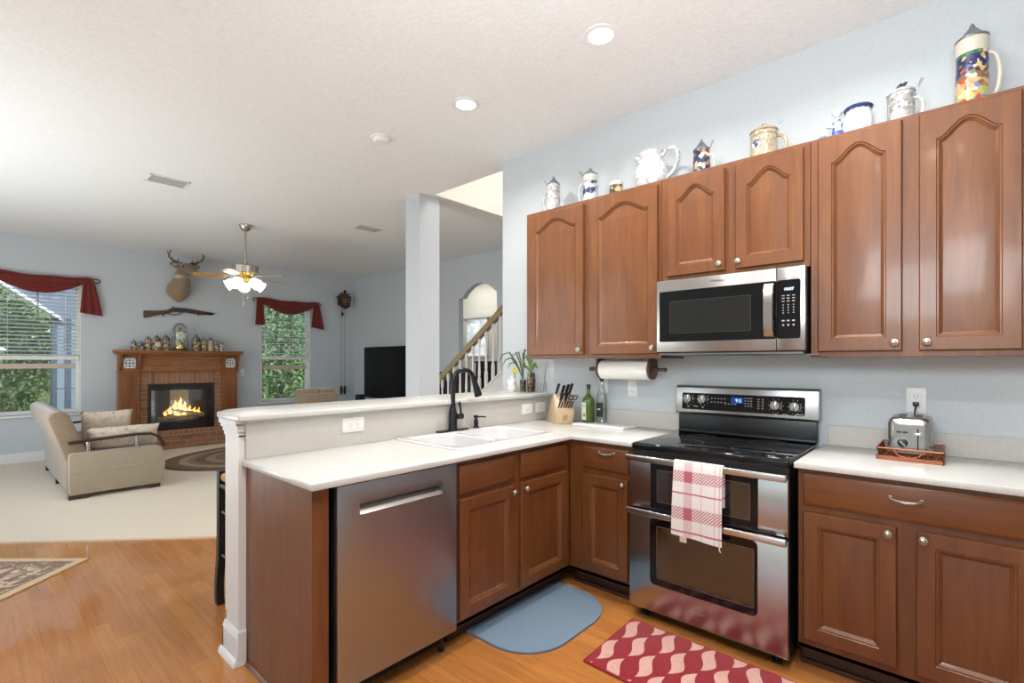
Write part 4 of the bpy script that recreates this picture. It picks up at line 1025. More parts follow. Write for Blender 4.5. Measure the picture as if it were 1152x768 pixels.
wdt = ((sv*PI).sin().max(0.0)).op('POWER', .95)*.33
leaf = cx_.lt(N(nt, wdt.s)) * sv.lt(1.0)
nz = noise(nt, v, 260, 3); pk = ramp(nt, nz, [(.38, H('#bd7a74')), (.55, H('#dcb3a4'))])
n2 = noise(nt, v, 60, 3); rd = ramp(nt, n2, [(.3, H('#82101c')), (.7, H('#971826'))])
nt.links.new(mixc(nt, leaf, rd, pk), bb_.inputs['Base Color']); bump(nt, bb_, nz, .3, .003)
RT = Matrix.Translation((0, 0, 0))
rr_ = B().prism([(-1.252, -.735), (-1.243, -1.205), (-.02, -1.225), (-.03, -.755)], 'z', .0005, .011, .004, 2)
ro = thing('kitchen_rug', 'red kitchen rug with pink leaf crescents before the range', 'rug', (-1.25, -.735, 0))
obj('pile', rr_, m, ro)
obj('bound_edge', B().tube([(-1.252, -.735, .007), (-1.243, -1.205, .007), (-.02, -1.225, .007), (-.03, -.755, .007), (-1.252, -.735, .007)], .0055, 6), newmat('red_binding', H('#94202e'), .9), ro)

# ================================================================ CEILING FITTINGS OF THE KITCHEN
lens = newmat('lit_lens', (1, 1, 1, 1), .4, emit=(1, .97, .92, 1), estr=14)
def downlight(x, y, label):
    t = thing('recessed_light', label, 'ceiling light', (x, y, CZ), group='recessed lights')
    obj('trim_ring', B().rings([[(x+r*math.cos(a*2*PI/32), y+r*math.sin(a*2*PI/32), CZ-z) for a in range(32)] for r, z in ((.062, .0005), (.092, .0005), (.090, .005), (.064, .006))], closed=True), 'white', t)
    obj('lens', B().lathe([(.064, 0), (.060, .0035)], (x, y, CZ-.004), 28), lens, t)
    d = bpy.data.lights.new('downlight', 'AREA'); d.shape = 'DISK'; d.size = .11; d.energy = 14; d.color = (1, .96, .9); d.spread = math.radians(150)
    o = bpy.data.objects.new('downlight', d); o.location = (0, 0, -.012); COL.objects.link(o); o.parent = t
    return t
downlight(-1.377, -.848, 'lit recessed ceiling light nearest the range wall cabinets')
downlight(-2.408, -.852, 'lit recessed ceiling light above the sink and bar')
for (x, y) in ((-.35, -.85), (-1.38, -2.9), (-.1, -2.9)): downlight(x, y, 'lit recessed ceiling light behind the viewpoint')
t = thing('smoke_detector', 'round white smoke detector on the ceiling between the lights and the vent', 'smoke detector', (-3.25, -.95, CZ))
obj('base', B().lathe([(.075, -.012), (.078, -.004), (.078, 0)], (-3.25, -.95, CZ), 28), 'plastic_white', t)
obj('cover', B().lathe([(.035, -.040), (.052, -.037), (.060, -.025), (.062, -.012)], (-3.25, -.95, CZ), 28), 'plastic_white', t)
def vent(x0, x1, y0, y1, label):
    t = thing('ceiling_vent', label, 'vent', ((x0+x1)/2, (y0+y1)/2, CZ))
    b = B(); z = CZ
    b.box(x0, x1, y0, y0+.02, z-.008, z-.0005, .002, 1).box(x0, x1, y1-.02, y1, z-.008, z-.0005, .002, 1).box(x0, x0+.02, y0, y1, z-.008, z-.0005, .002, 1).box(x1-.02, x1, y0, y1, z-.008, z-.0005, .002, 1)
    obj('frame', b, 'plastic_white', t)
    b = B(); n = 7
    for k in range(n):
        xx = x0+.03+(x1-x0-.06)*k/(n-1); b.box(-.010, .010, y0+.02, y1-.02, -.001, .001, mat=Matrix.Translation((xx, 0, z-.007)) @ Matrix.Rotation(.6, 4, 'Y'))
    obj('louvres', b, 'plastic_white', t, smooth=0)
vent(-5.64, -5.40, -1.95, -1.63, 'white rectangular ceiling vent over the cream carpet on the left')
vent(-5.68, -5.47, .20, .54, 'white rectangular ceiling vent beside the square column')

# ================================================================ FIREPLACE
t = thing('fireplace_mantel', 'oak fireplace mantel with two blue and white corner tiles', 'mantel', (-9.2, -.75, 0))
b = B(); b.box(FX+.001, -9.0, -1.605, .105, 1.490, 1.535, .006, 2).box(FX+.001, -9.03, -1.585, .085, 1.468, 1.490, .004, 1)
obj('shelf', b, 'mantel', t)
b = B(); b.box(FX+.001, -9.15, -1.305, -.178, 1.20, 1.468)
for z0_, z1_, d_ in ((1.205, 1.225, .014), (1.29, 1.30, .01), (1.39, 1.40, .01), (1.44, 1.468, .02)): b.box(FX+.001, -9.15+d_, -1.305, -.178, z0_, z1_, .003, 1)
obj('frieze', b, 'mantel', t)
for (ya, yb_) in ((-1.552, -1.305), (-.178, .056)):
    b = B(); b.box(FX+.001, -9.14, ya, yb_, .0, 1.20, .003, 1).box(FX+.001, -9.125, ya, yb_, .0, .42, .004, 1).box(FX+.001, -9.125, ya-.01, yb_+.01, 1.19, 1.215, .004, 1)
    for k in range(5):
        yy = ya+.045+(yb_-ya-.09)*k/4; b.box(-9.141, -9.136, yy-.007, yy+.007, .46, 1.16, .002, 1)
    obj('pilaster', b, 'mantel_v', t)
    b = B(); b.box(FX+.001, -9.13, ya, yb_, 1.215, 1.468, .003, 1)
    for yy in (ya+.012, yb_-.012): b.prism([(-9.13, 1.235), (-9.115, 1.235), (-9.06, 1.42), (-9.035, 1.468), (-9.13, 1.468)], 'y', yy-.018, yy+.018, .003, 1)
    cb_ = obj('corner_block', b, 'mantel_v', t)
    ym = (ya+yb_)/2
    tl = obj('tile', B().box(-9.131, -9.122, ym-.075, ym+.075, 1.262, 1.415, .002, 1), newmat('white_tile', H('#dfe0e0'), .3), t)
    tl['label'] = 'white tile with dark flower motif'
    q = B()
    for a in range(8):
        A_ = a*PI/4; r_ = .042 if a % 2 == 0 else .05
        q.ell((-9.121, ym+r_*math.cos(A_), 1.339+r_*math.sin(A_)), .0015, .013 if a % 2 == 0 else .009, .013 if a % 2 == 0 else .009, 8, 5)
    q.ell((-9.121, ym, 1.339), .0015, .014, .014, 10, 6)
    for sy in (-1, 1):
        for sz in (-1, 1): q.ell((-9.121, ym+sy*.062, 1.339+sz*.062), .0015, .009, .009, 8, 5)
    obj('motif', q, newmat('tile_blue_black', H('#39404e'), .4), tl)
fs = thing('fireplace_surround', 'brown brick facing around the gas fire inside the oak mantel', 'fireplace', (-9.24, -.74, .29))
for ya, yb_ in ((-1.303, -1.197), (-.279, -.18)): obj('brick_jamb', B().box(FX+.001, -9.19, ya, yb_, .287, 1.20), 'brick', fs, smooth=0)
obj('soldier_course', B().box(FX+.001, -9.19, -1.195, -.281, 1.016, 1.20), 'brick_soldier', fs, smooth=0)
b = B().box(FX+.001, -8.99, -1.552+.0, .056, .0, .205)
hh = tag(obj('hearth', B().box(-9.12, -8.99, -1.555, .059, .012, .200).box(FX+.001, -9.12, -1.303, -.180, .012, .200), 'brick'), 'raised brown brick hearth below the gas fire', 'hearth')
obj('top_course', B().box(-9.122, -8.98, -1.56, .064, .200, .285, .004, 1).box(FX+.001, -9.122, -1.303, -.180, .2, .285), 'brick_soldier', hh)
b.bm.free()
t = thing('gas_fireplace', 'black framed gas fire burning over logs behind glass', 'fireplace insert', (-9.25, -.74, .29))
y0, y1, z0, z1 = -1.195, -.281, .287, 1.014
b = B(); xf_ = -9.185
b.box(FX-.0+.004, xf_, y0, y0+.045, z0, z1, .004, 1).box(FX+.004, xf_, y1-.045, y1, z0, z1, .004, 1).box(FX+.004, xf_, y0+.045, y1-.045, z1-.10, z1, .004, 1).box(FX+.004, xf_, y0+.045, y1-.045, z0, z0+.13, .004, 1)
for k in range(3): b.box(xf_, xf_+.012, y0+.05, y1-.05, z0+.03+k*.032, z0+.05+k*.032, .003, 1)
for k in range(2): b.box(xf_, xf_+.012, y0+.05, y1-.05, z1-.075+k*.035, z1-.055+k*.035, .003, 1)
obj('frame', b, 'black', t)
fb = newmat('firebox_grey', H('#2b2a28'), .8)
obj('firebox', B().box(-9.2995, -9.292, y0+.045, y1-.045, z0+.13, z1-.10).box(-9.292, -9.2, y0+.045, y0+.05, z0+.13, z1-.1).box(-9.292, -9.2, y1-.05, y1-.045, z0+.13, z1-.1), fb, t, smooth=0)
logm = wood('charred_log_bark', H('#4f4437'), H('#83725c'), H('#b5a284'), scale=(6, 2, 6), rough=.9, coat=0)
lg = []
for (ya, za, yb_, zb, r_, xx) in ((-1.05, .46, -.43, .50, .045, -9.235), (-.98, .50, -.66, .60, .032, -9.25), (-.86, .60, -.50, .52, .030, -9.24), (-.95, .455, -.52, .445, .034, -9.222)):
    P = [Vector((xx, ya+(yb_-ya)*k/6, za+(zb-za)*k/6+random.uniform(-.008, .008))) for k in range(7)]
    obj('log', B().tube(P, [r_*random.uniform(.85, 1.1) for k in range(7)], 10), logm, t)
fm = newmat('flame', (1, .5, .1, 1), .5, emit=(1, .42, .08, 1), estr=2.2); nt, bb_ = nt_of(fm)
tc = nt.nodes.new('ShaderNodeTexCoord'); s_ = nt.nodes.new('ShaderNodeSeparateXYZ'); nt.links.new(tc.outputs['Generated'], s_.inputs[0])
nt.links.new(ramp(nt, s_.outputs[2], [(0, (1, .75, .35, 1)), (.5, (1, .45, .09, 1)), (1, (.9, .16, .02, 1))]), bb_.inputs['Emission Color'])
for (yy, zz, h_, r_) in ((-.83, .58, .17, .035), (-.76, .60, .20, .034), (-.70, .57, .15, .036), (-.63, .55, .11, .030), (-.90, .55, .11, .032), (-.56, .54, .09, .026), (-.96, .52, .08, .026), (-.50, .52, .10, .022), (-.80, .50, .08, .05), (-.70, .49, .07, .05), (-.88, .47, .05, .04), (-.60, .50, .07, .035)):
    P = [(-9.232, yy, zz-.03), (-9.232, yy+.008, zz+h_*.15), (-9.232, yy-.012, zz+h_*.45), (-9.232, yy+.012, zz+h_*.75), (-9.232, yy+.002, zz+h_)]
    obj('flame', B().tube(P, [r_*.6, r_, r_*.8, r_*.38, .002], 10, flat=.5), fm, t)
obj('glass', B().box(-9.193, -9.190, y0+.045, y1-.045, z0+.13, z1-.10), 'pane', t, smooth=0)
ld = bpy.data.lights.new('fire_glow', 'POINT'); ld.energy = 4; ld.color = (1, .55, .2); ld.shadow_soft_size = .1
lo = bpy.data.objects.new('fire_glow', ld); lo.location = (.05, 0, .40); COL.objects.link(lo); lo.parent = t

# mantel collection
MZ, MXX = 1.5355, -9.07
def msz(y0p): return y0p
mant = [(-1.39, .155, .038, 'first from the left end of the mantel, small and grey'), (-1.305, .135, .042, 'second from the left end of the mantel, squat with a white lid'), (-1.215, .215, .046, 'third from the left end of the mantel, with a pointed pewter lid'),
        (-1.105, .235, .058, 'fourth from the left on the mantel, dark with a pale round medallion'), (-.985, .25, .050, 'brown, standing just left of the glass dome clock'), (-.575, .27, .056, 'broad, standing just right of the glass dome clock'),
        (-.470, .225, .046, 'second to the right of the dome clock, with pink figures'), (-.372, .23, .048, 'third to the right of the dome clock, with a pale pointed lid'), (-.290, .19, .038, 'next to last at the right end of the mantel, slim'), (-.214, .165, .034, 'last at the right end of the mantel, small and bluish')]
for i, (yy, h_, r_, lab) in enumerate(mant):
    mm = [F_brown, F_navy, F_brown, F_brown, F_brown, F_brown, F_brown, F_tan, F_brown, F_blue][i]
    tt = stein((MXX, yy, MZ), r_, h_*.74, mm, 'relief stein, ' + lab, hang=math.radians(160), lidh=h_*.26, lever=False, group='steins on the mantel', hmat=F_brown)
    if i == 3: obj('medallion', B().lathe([(.040, 0), (.040, .004), (.03, .006), (.028, .004), (.012, .005), (.001, .006)], n=20, mat=Matrix.Translation((.058, 0, .085)) @ Matrix.Rotation(PI/2, 4, 'Y')), F_band, tt, local=True)
t = thing('dome_clock', 'brass anniversary clock under a clear glass dome in the middle of the mantel', 'clock', (MXX, -.80, MZ))
obj('base', B().lathe([(.118, 0), (.12, .012), (.105, .02), (.10, .03), (.07, .035)], n=28), 'walnut', t, local=True)
obj('brass_plate', B().lathe([(.085, .03), (.085, .06), (.06, .065), (.055, .09), (.03, .095)], n=24), 'gold', t, local=True)
cb_ = B()
for s in (-1, 1): cb_.tube([(0, s*.055, .06), (0, s*.055, .29)], .006, 8)
cb_.box(-.03, .03, -.085, .085, .285, .30, .004, 2).lathe([(.05, .30), (.03, .315), (.02, .33), (.026, .345), (.012, .365), (.001, .37)], n=16)
cb_.lathe([(.045, .10), (.05, .11), (.05, .12), (.012, .13), (.004, .2)], n=16)
obj('columns', cb_, 'gold', t, local=True)
obj('dial', B().lathe([(.055, -.015), (.062, 0), (.062, .008), (.052, .010)], n=28, mat=Matrix.Translation((.03, 0, .235)) @ Matrix.Rotation(PI/2, 4, 'Y')), newmat('clock_dial', H('#e9e4d2'), .4), t, local=True)
hd = B().box(.0415, .043, -.002, .002, .23, .268).box(.0415, .043, -.028, .002, .233, .237)
for a in range(12): hd.box(.0405, .042, -.0025+.046*math.cos(a*PI/6), .0025+.046*math.cos(a*PI/6), .2325+.046*math.sin(a*PI/6), .2375+.046*math.sin(a*PI/6))
obj('hands', hd, 'black', t, local=True)
obj('glass_dome', B().lathe([(.103, .03), (.103, .30), (.098, .345), (.08, .395), (.05, .425), (.02, .436), (.001, .437)], n=32, cap=False), 'clear', t, local=True)

# ================================================================ ABOVE THE MANTEL
t = thing('rifle', 'old lever-action rifle hung level on the wall above the mantel', 'rifle', (FX+.03, -.75, 2.12))
xr = FX+.035
steelg = newmat('gun_steel', H('#3b3f45'), .35, metal=.8)
obj('stock', B().prism([(-1.23, 2.03), (-1.235, 2.145), (-1.08, 2.152), (-.93, 2.175), (-.885, 2.21), (-.83, 2.205), (-.83, 2.16), (-.93, 2.12), (-1.02, 2.10)], 'x', xr-.018, xr+.018, .008, 2), 'walnut', t)
obj('receiver', B().prism([(-.86, 2.155), (-.86, 2.215), (-.80, 2.225), (-.64, 2.222), (-.62, 2.20), (-.62, 2.155)], 'x', xr-.016, xr+.016, .004, 1), steelg, t)
obj('fore_stock', B().tube([(xr, -.63, 2.178), (xr, -.50, 2.165), (xr, -.40, 2.158)], [.030, .027, .022], 10), 'walnut', t)
obj('barrel', B().tube([(xr, -.62, 2.205), (xr, -.265, 2.165)], [.015, .013], 10).tube([(xr, -.45, 2.16), (xr, -.29, 2.148)], .010, 8), steelg, t)
obj('lever', B().tube([(xr, -.72, 2.155), (xr, -.77, 2.115), (xr, -.84, 2.105), (xr, -.90, 2.115), (xr, -.92, 2.125)], .006, 7).tube([(xr, -.84, 2.225), (xr, -.865, 2.245)], .008, 6), steelg, t)
for yy, zz in ((-.98, 2.085), (-.50, 2.13)): obj('bracket', B().tube([(FX+.002, yy, zz+.02), (xr, yy, zz-.005), (xr+.03, yy, zz), (xr+.03, yy, zz+.03)], .006, 6), 'black', t)
# deer head
t = thing('deer_head', 'mounted deer head with antlers on the wall above the rifle', 'deer trophy', (FX, -.77, 2.5))
fur = newmat('deer_fur', rough=.9, sheen=.4); nt, bb_ = nt_of(fur); v = coords(nt); n_ = noise(nt, v, 9, 4)
X, Y, Z = xyz(nt, v)
zz = (Z + N(nt, n_)*.12 - .06)
c1 = ramp(nt, (zz*1.0 + .25)/.8, [(0, H('#7c6a52')), (.12, H('#9d7c52')), (.30, H('#8f7a60')), (.50, H('#8a7763')), (.62, H('#7d6a56')), (1, H('#75634f'))])
e1_ = (X - .34)/.075; e2_ = (Z - .185)/.035
th = ((e1_*e1_ + e2_*e2_) + N(nt, n_)*1.2 - .6).op('MULTIPLY', -1.0) + 1.0
th = th.max(0.0).min(.8)
nt.links.new(mixc(nt, th*.75, c1, H('#d6cbb8')), bb_.inputs['Base Color'])
def oval(c, tdir, rw, rh, n=18, pinch=0.):
    c = Vector(c); d = Vector(tdir).normalized(); side = d.cross(Vector((0, 0, 1))).normalized(); up = side.cross(d).normalized()
    out = []
    for k in range(n):
        a = k*2*PI/n; u, v_ = math.cos(a)*rw, math.sin(a)*rh
        if v_ < 0: u *= 1-pinch*(v_/rh)**2
        out.append(c + side*u + up*v_)
    return out
ch = [((-9.295, -.780, 2.500), (1, 0, .05), .160, .185, .55), ((-9.22, -.782, 2.500), (1, 0, .1), .165, .195, .6), ((-9.14, -.785, 2.535), (1, 0, .5), .155, .190, .35), ((-9.07, -.785, 2.62), (.6, .02, 1), .125, .150, .1),
      ((-9.02, -.78, 2.70), (.5, .05, 1), .108, .125, 0), ((-8.98, -.77, 2.77), (.8, .08, .9), .095, .110, 0), ((-8.925, -.76, 2.815), (1, .2, .2), .088, .096, 0), ((-8.86, -.742, 2.805), (1, .3, -.2), .074, .080, 0),
      ((-8.80, -.722, 2.775), (1, .35, -.45), .054, .058, 0), ((-8.75, -.704, 2.745), (1, .35, -.5), .042, .045, 0), ((-8.715, -.690, 2.724), (1, .35, -.5), .038, .040, 0), ((-8.70, -.684, 2.716), (1, .35, -.5), .022, .024, 0)]
obj('body', B().rings([oval(c, d, w, h, 18, p) for c, d, w, h, p in ch]), fur, t, smooth=80)
obj('nose', B().ell((-8.704, -.686, 2.728), .018, .026, .018, 10, 7), 'black', t)
for s, yy in ((-1, -.832), (1, -.678)):
    obj('eye', B().ell((-8.86+.01*s*-1, -.742+s*.068, 2.832), .016, .013, .015, 10, 7), 'black_glass', t)
    e0 = Vector((-8.965, -.765+s*.075, 2.845)); e1 = Vector((-8.95, -.765+s*.205, 2.862 - .0*s))
    g = []
    R = []
    for k in range(8):
        f_ = k/7; c = e0.lerp(e1, f_) + Vector((0, 0, .012*math.sin(PI*f_))); w = .052*math.sin(PI*min(1, f_*.86+.13))**.8 + .002
        R.append([c + Vector((.010*math.cos(a), 0, w*math.sin(a))) for a in [j*2*PI/10 for j in range(10)]])
    e_ = obj('ear', B().rings(R), fur, t, smooth=80)
    obj('inner_ear', B().ell(tuple(e0.lerp(e1, .55)+Vector((.010, 0, .006))), .004, .052, .026, 12, 7), newmat('pale_inner_ear', H('#a99a86'), .9), e_)
antl = newmat('antler', H('#5d5044'), .6)
for s in (-1, 1):
    base = Vector((-8.93, -.765+s*.045, 2.885))
    main = [base, base+Vector((-.02, s*.05, .025)), base+Vector((-.02, s*.12, .04)), base+Vector((.03, s*.178, .08)), base+Vector((.09, s*.185, .13)), base+Vector((.13, s*.17, .165))]
    b = B().tube(main, [.015, .014, .013, .011, .008, .003], 8)
    for (i, d_, L) in ((1, (.02, s*.0, .06), 1), (2, (0, s*.01, .055), 1), (3, (-.02, s*.02, .10), 1), (4, (-.02, s*-.02, .05), 1)):
        b.tube([main[i], main[i]+Vector(d_)*.5, main[i]+Vector(d_)], [.008, .006, .002], 7)
    obj('antler', b, antl, t)

# ================================================================ SWAG VALANCES
def swag(name, label, y0, y1, zt, fest, tails, x=-9.25):
    """y0, y1 ends of the rod; tails = list of (ytop, ybottom0, ybottom1, zbottom0, zbottom1)"""
    t = thing(name, label, 'valance', (x, (y0+y1)/2, zt))
    nv, nu = 16, 28
    for (fa, fb, dp) in fest:
        g = []
        for i in range(nv):
            f_ = i/(nv-1); row = []
            for j in range(nu):
                u = j/(nu-1); sag = (math.sin(PI*u))**.9
                top = zt + .02 + .006*math.sin(u*13) - .03*math.sin(PI*u); bot = zt-.045 - dp*sag
                z = top + (bot-top)*f_; y = fa + (fb-fa)*u
                fold = .016*math.sin(f_*24*(.35+.65*sag) + .6*math.sin(u*3.1)) + .035*math.sin(PI*f_)
                row.append((x + .02 + fold, y, z))
            g.append(row)
        obj('swag', B().sheet(g, .003), 'fabric_red', t, smooth=80)
    for (ya, yb0, yb1, zb0, zb1) in tails:
        g = []
        for i in range(12):
            f_ = i/11; row = []
            for j in range(17):
                u = j/16; w0 = ya-.045 + .09*u; yb_ = yb0+(yb1-yb0)*u; zb = zb0+(zb1-zb0)*u
                y = w0 + (yb_-w0)*f_**.8; z = zt+.015*(1-f_) + (zb - zt)*f_
                row.append((x + .035 + .018*math.sin(u*17)*(.4+.6*f_), y, z))
            g.append(row)
        obj('tail', B().sheet(g, .003), 'fabric_red', t, smooth=80)
    obj('rod', B().tube([(x-.005, y0-.02, zt-.02), (x-.005, y1+.02, zt-.02)], .008, 8), 'black', t)
    for yy in (y0, y1): obj('bracket', B().tube([(FX+.002, yy, zt-.02), (x+.01, yy, zt-.02)], .008, 8), 'black', t)
    for s, yy in ((-1, y0-.02), (1, y1+.02)):
        obj('finial', B().tube([(x-.005, yy + s*(.045-.045*math.cos(a*2*PI/12)), zt-.02+.028*math.sin(a*2*PI/12)) for a in range(13)], .007, 7), 'black', t)
    return t
swag('swag_valance', 'dark red swag valance with one hanging tail over the big left window', -4.05, -1.86, 2.545, [(-4.02, -2.86, .22), (-2.88, -1.89, .20)], [(-1.885, -1.975, -1.725, 2.055, 2.02), (-4.02, -4.18, -3.93, 2.02, 2.05)])
# the big left swag hangs in two festoons: the second is its own length of cloth
swag('swag_valance', 'dark red swag valance with two tails over the narrow window right of the fireplace', .46, 1.50, 2.495, [(.47, 1.49, .205)], [(.455, .375, .545, 2.02, 2.03), (1.495, 1.40, 1.665, 2.03, 1.985)])

# ================================================================ BLINDS
def blind(label, w, zb, tilt, n):
    y0, y1, z0, z1 = w; x = FX-.030
    t = thing('window_blind', label, 'blind', (x, (y0+y1)/2, z1))
    obj('head_rail', B().box(x-.022, x+.022, y0+.016, y1-.016, z1-.05, z1-.004, .003, 1), 'trim', t)
    b = B()
    for k in range(n):
        z = zb+.05 + (z1-.06-zb-.05)*k/(n-1)
        b.box(-.024, .024, y0+.018, y1-.018, -.0012, .0012, mat=Matrix.Translation((x, 0, z)) @ Matrix.Rotation(tilt, 4, 'Y'))
    obj('slats', b, 'trim', t, smooth=0)
    obj('bottom_rail', B().box(x-.022, x+.022, y0+.018, y1-.018, zb-.02, zb+.035, .004, 1), 'trim', t)
    c = B()
    for f_ in (.08, .36, .64, .92): yy = y0+(y1-y0)*f_; c.box(x+.021, x+.0225, yy-.002, yy+.002, zb+.02, z1-.03)
    obj('cords', c, 'trim', t, smooth=0)
    return t
blind('white slatted blind lowered halfway in the big left window', W1, 1.405, .32, 20)
blind('white slatted blind lowered halfway in the narrow window right of the fireplace', W2, 1.42, .25, 20)

# ================================================================ CUCKOO CLOCK
yc, zc, xc = 2.07, 2.60, -9.22
t = thing('cuckoo_clock', 'dark carved cuckoo clock hanging near the far corner with long chains', 'clock', (FX, yc, zc))
b = B().box(FX+.002, FX+.13, yc-.085, yc+.085, zc-.10, zc+.06, .006, 1)
b.prism([(yc-.13, zc+.05), (yc+.13, zc+.05), (yc+.10, zc+.09), (yc, zc+.15), (yc-.10, zc+.09)], 'x', FX+.01, FX+.15, .004, 1)
obj('case', b, 'walnut', t)
b = B()
for (dy, dz, ry, rz) in ((0, .16, .035, .03), (-.11, .075, .04, .022), (.11, .075, .04, .022), (-.10, -.06, .025, .05), (.10, -.07, .028, .06), (-.05, -.12, .04, .03), (.05, -.125, .045, .03), (0, -.145, .03, .03), (.07, .13, .03, .02), (-.07, .13, .03, .02), (.12, .02, .02, .035), (-.12, .0, .02, .03)): b.ell((FX+.125, yc+dy, zc+dz), .022, ry, rz, 10, 6)
b.tube([(FX+.13, yc-.02, zc+.17), (FX+.13, yc, zc+.20), (FX+.13, yc+.05, zc+.18)], [.012, .018, .005], 7)
obj('carving', b, newmat('dark_carved_leaves', H('#2a1e17'), .6), t)
obj('dial', B().lathe([(.05, 0), (.05, .006), (.04, .009)], n=20, mat=Matrix.Translation((FX+.13, yc, zc-.01)) @ Matrix.Rotation(PI/2, 4, 'Y')), newmat('brown_dial', H('#6b5236'), .5), t)
obj('pendulum', B().tube([(FX+.06, yc-.01, zc-.11), (FX+.06, yc-.01, zc-.27)], .004, 6).ell((FX+.06, yc-.01, zc-.27), .008, .028, .042, 10, 7), newmat('dark_pendulum', H('#2c211b'), .6), t)
for yy in (yc-.035, yc+.04): obj('chain', B().tube([(FX+.06, yy, zc-.10), (FX+.06, yy, .88)], .0035, 6), newmat('chain_metal', H('#5f5d58'), .4, metal=.8), t)
for yy in (yc-.035, yc+.04): obj('weight', B().lathe([(.004, .0), (.022, -.02), (.026, -.08), (.022, -.15), (.010, -.18), (.002, -.185)], (FX+.06, yy, .88), 12), newmat('dark_weight', H('#26211e'), .5), t)
t = plate('white switch plate on the far wall right of the mantel', Matrix.Translation((FX+.0005, .19, 1.17)) @ Matrix.Rotation(PI/2, 4, 'Z'), .07, .12, 's')

# ================================================================ TELEVISION CORNER
t = thing('television', 'large black flat television standing before the grey wall', 'television', (-7.75, 2.18, .60))
obj('screen', B().box(-8.60, -6.90, 2.16, 2.20, .675, 1.645, .006, 2), newmat('tv_screen', (.003, .003, .003, 1), .4, spec=.2), t)
obj('foot', B().box(-8.2, -7.9, 2.05, 2.27, .601, .62, .004, 1).box(-7.6, -7.3, 2.05, 2.27, .601, .62, .004, 1).box(-8.07, -8.03, 2.17, 2.2, .61, .70).box(-7.47, -7.43, 2.17, 2.2, .61, .7), 'black', t)
t = thing('tv_stand', 'pale low stand carrying the television', 'tv stand', (-7.75, 2.12, 0))
obj('top', B().box(-8.75, -6.75, 1.92, 2.32, .565, .60, .004, 1), 'white', t)
obj('body', B().box(-8.70, -6.80, 1.95, 2.31, .08, .565), newmat('grey_stand', H('#b9b6b0'), .5), t)
for k in range(3): dd = obj('door', B().box(-8.69+k*.63, -8.09+k*.63, 1.935, 1.95, .10, .55, .003, 1), newmat('grey_stand_door', H('#c4c1bb'), .5), t); obj('knob', B().ell((-8.14+k*.63, 1.928, .33), .012, .012, .012, 10, 6), 'nickel', dd)
for xx in (-8.66, -6.84):
    for yy in (1.99, 2.27): obj('leg', B().box(xx-.025, xx+.025, yy-.025, yy+.025, .012, .08), 'dark_wood', t)
t = thing('speaker_box', 'small black speaker box at the left end of the television stand', 'speaker', (-8.44, 2.02, .601))
obj('cabinet', B().box(-8.60, -8.44, 1.97, 2.09, .601, .735, .006, 2), 'black', t)
obj('grille', B().box(-8.59, -8.45, 1.966, 1.971, .612, .725, .003, 1), 'black_matte', t)

# ================================================================ SOFA
t = thing('sofa', 'tan two-tone sofa with wooden arm rails, seen from its back corner', 'sofa', (-7.4, -2.0, 0))
SX_0, SX_1 = -8.42, -6.36
bk = [(-2.405, .07), (-2.41, .37), (-2.545, .80), (-2.535, .845), (-2.49, .872), (-2.43, .872), (-2.39, .84), (-2.25, .46), (-2.22, .30), (-2.22, .07)]
obj('backrest', B().prism(bk, 'x', SX_0+.05, SX_1-.06, .02, 3), 'sofa_back', t)
obj('seat_base', B().box(SX_0+.08, SX_1-.08, -2.24, -1.70, .08, .30, .02, 3), 'sofa_back', t)
for k in range(3):
    x0 = SX_0+.10+k*.617; obj('seat_cushion', B().box(x0, x0+.61, -2.26, -1.66, .30, .44, .035, 4), 'sofa_back', t)
for (xa, xb_) in ((SX_0, SX_0+.09), (SX_1-.09, SX_1)):
    arm = [(-2.395, .055), (-2.40, .44), (-2.385, .462), (-1.70, .468), (-1.655, .45), (-1.625, .38), (-1.612, .26), (-1.635, .12), (-1.66, .055)]
    a_ = obj('arm', B().prism(arm, 'x', xa, xb_, .012, 3), 'sofa', t)
    obj('seam', B().tube([(xb_ if xa > -7 else xa, y_, z_) for y_, z_ in ((-2.395, .262), (-1.617, .262))], .003, 6), 'sofa', a_)
    xm = (xa+xb_)/2
    R = []
    for (yy, zz, dy, dz) in ((-2.40, .565, 0, 1), (-2.30, .574, 0, 1), (-2.05, .589, 0, 1), (-1.85, .598, 0, 1), (-1.74, .592, .3, 1), (-1.675, .555, .8, .6), (-1.640, .50, 1, .3), (-1.622, .44, 1, .15)):
        n_ = Vector((0, dy, dz)).normalized()*.013
        R.append([(xm-.04, yy-n_.y, zz-n_.z), (xm+.04, yy-n_.y, zz-n_.z), (xm+.04, yy+n_.y, zz+n_.z), (xm-.04, yy+n_.y, zz+n_.z)])
    obj('arm_rail', B().rings(R), 'dark_wood', t)
    for yy in (-2.25, -1.86): obj('rail_post', B().tube([(xm, yy, .465), (xm, yy, .575)], .019, 14), 'chrome', t)
for xx in (SX_0+.05, -7.39, SX_1-.05):
    obj('leg', B().prism([(-2.40, .012), (-2.26, .012), (-2.22, .055), (-2.22, .075), (-2.40, .075)], 'x', xx-.04, xx+.04, .003, 1), 'dark_wood', t)
    obj('leg', B().prism([(-1.66, .012), (-1.76, .012), (-1.80, .045), (-1.82, .075), (-1.66, .075)], 'x', xx-.04, xx+.04, .003, 1), 'dark_wood', t)
m = newmat('floral_cushion_cloth', rough=.9); nt, bb_ = nt_of(m); v = coords(nt)
f1 = noise(nt, v, 16, 6, .7, 1.2)
nt.links.new(ramp(nt, f1, [(.36, H('#b09a88')), (.44, H('#dccdb8')), (.6, H('#e6d9c6')), (.72, H('#c9b6a2'))]), bb_.inputs['Base Color']); M['floral'] = m
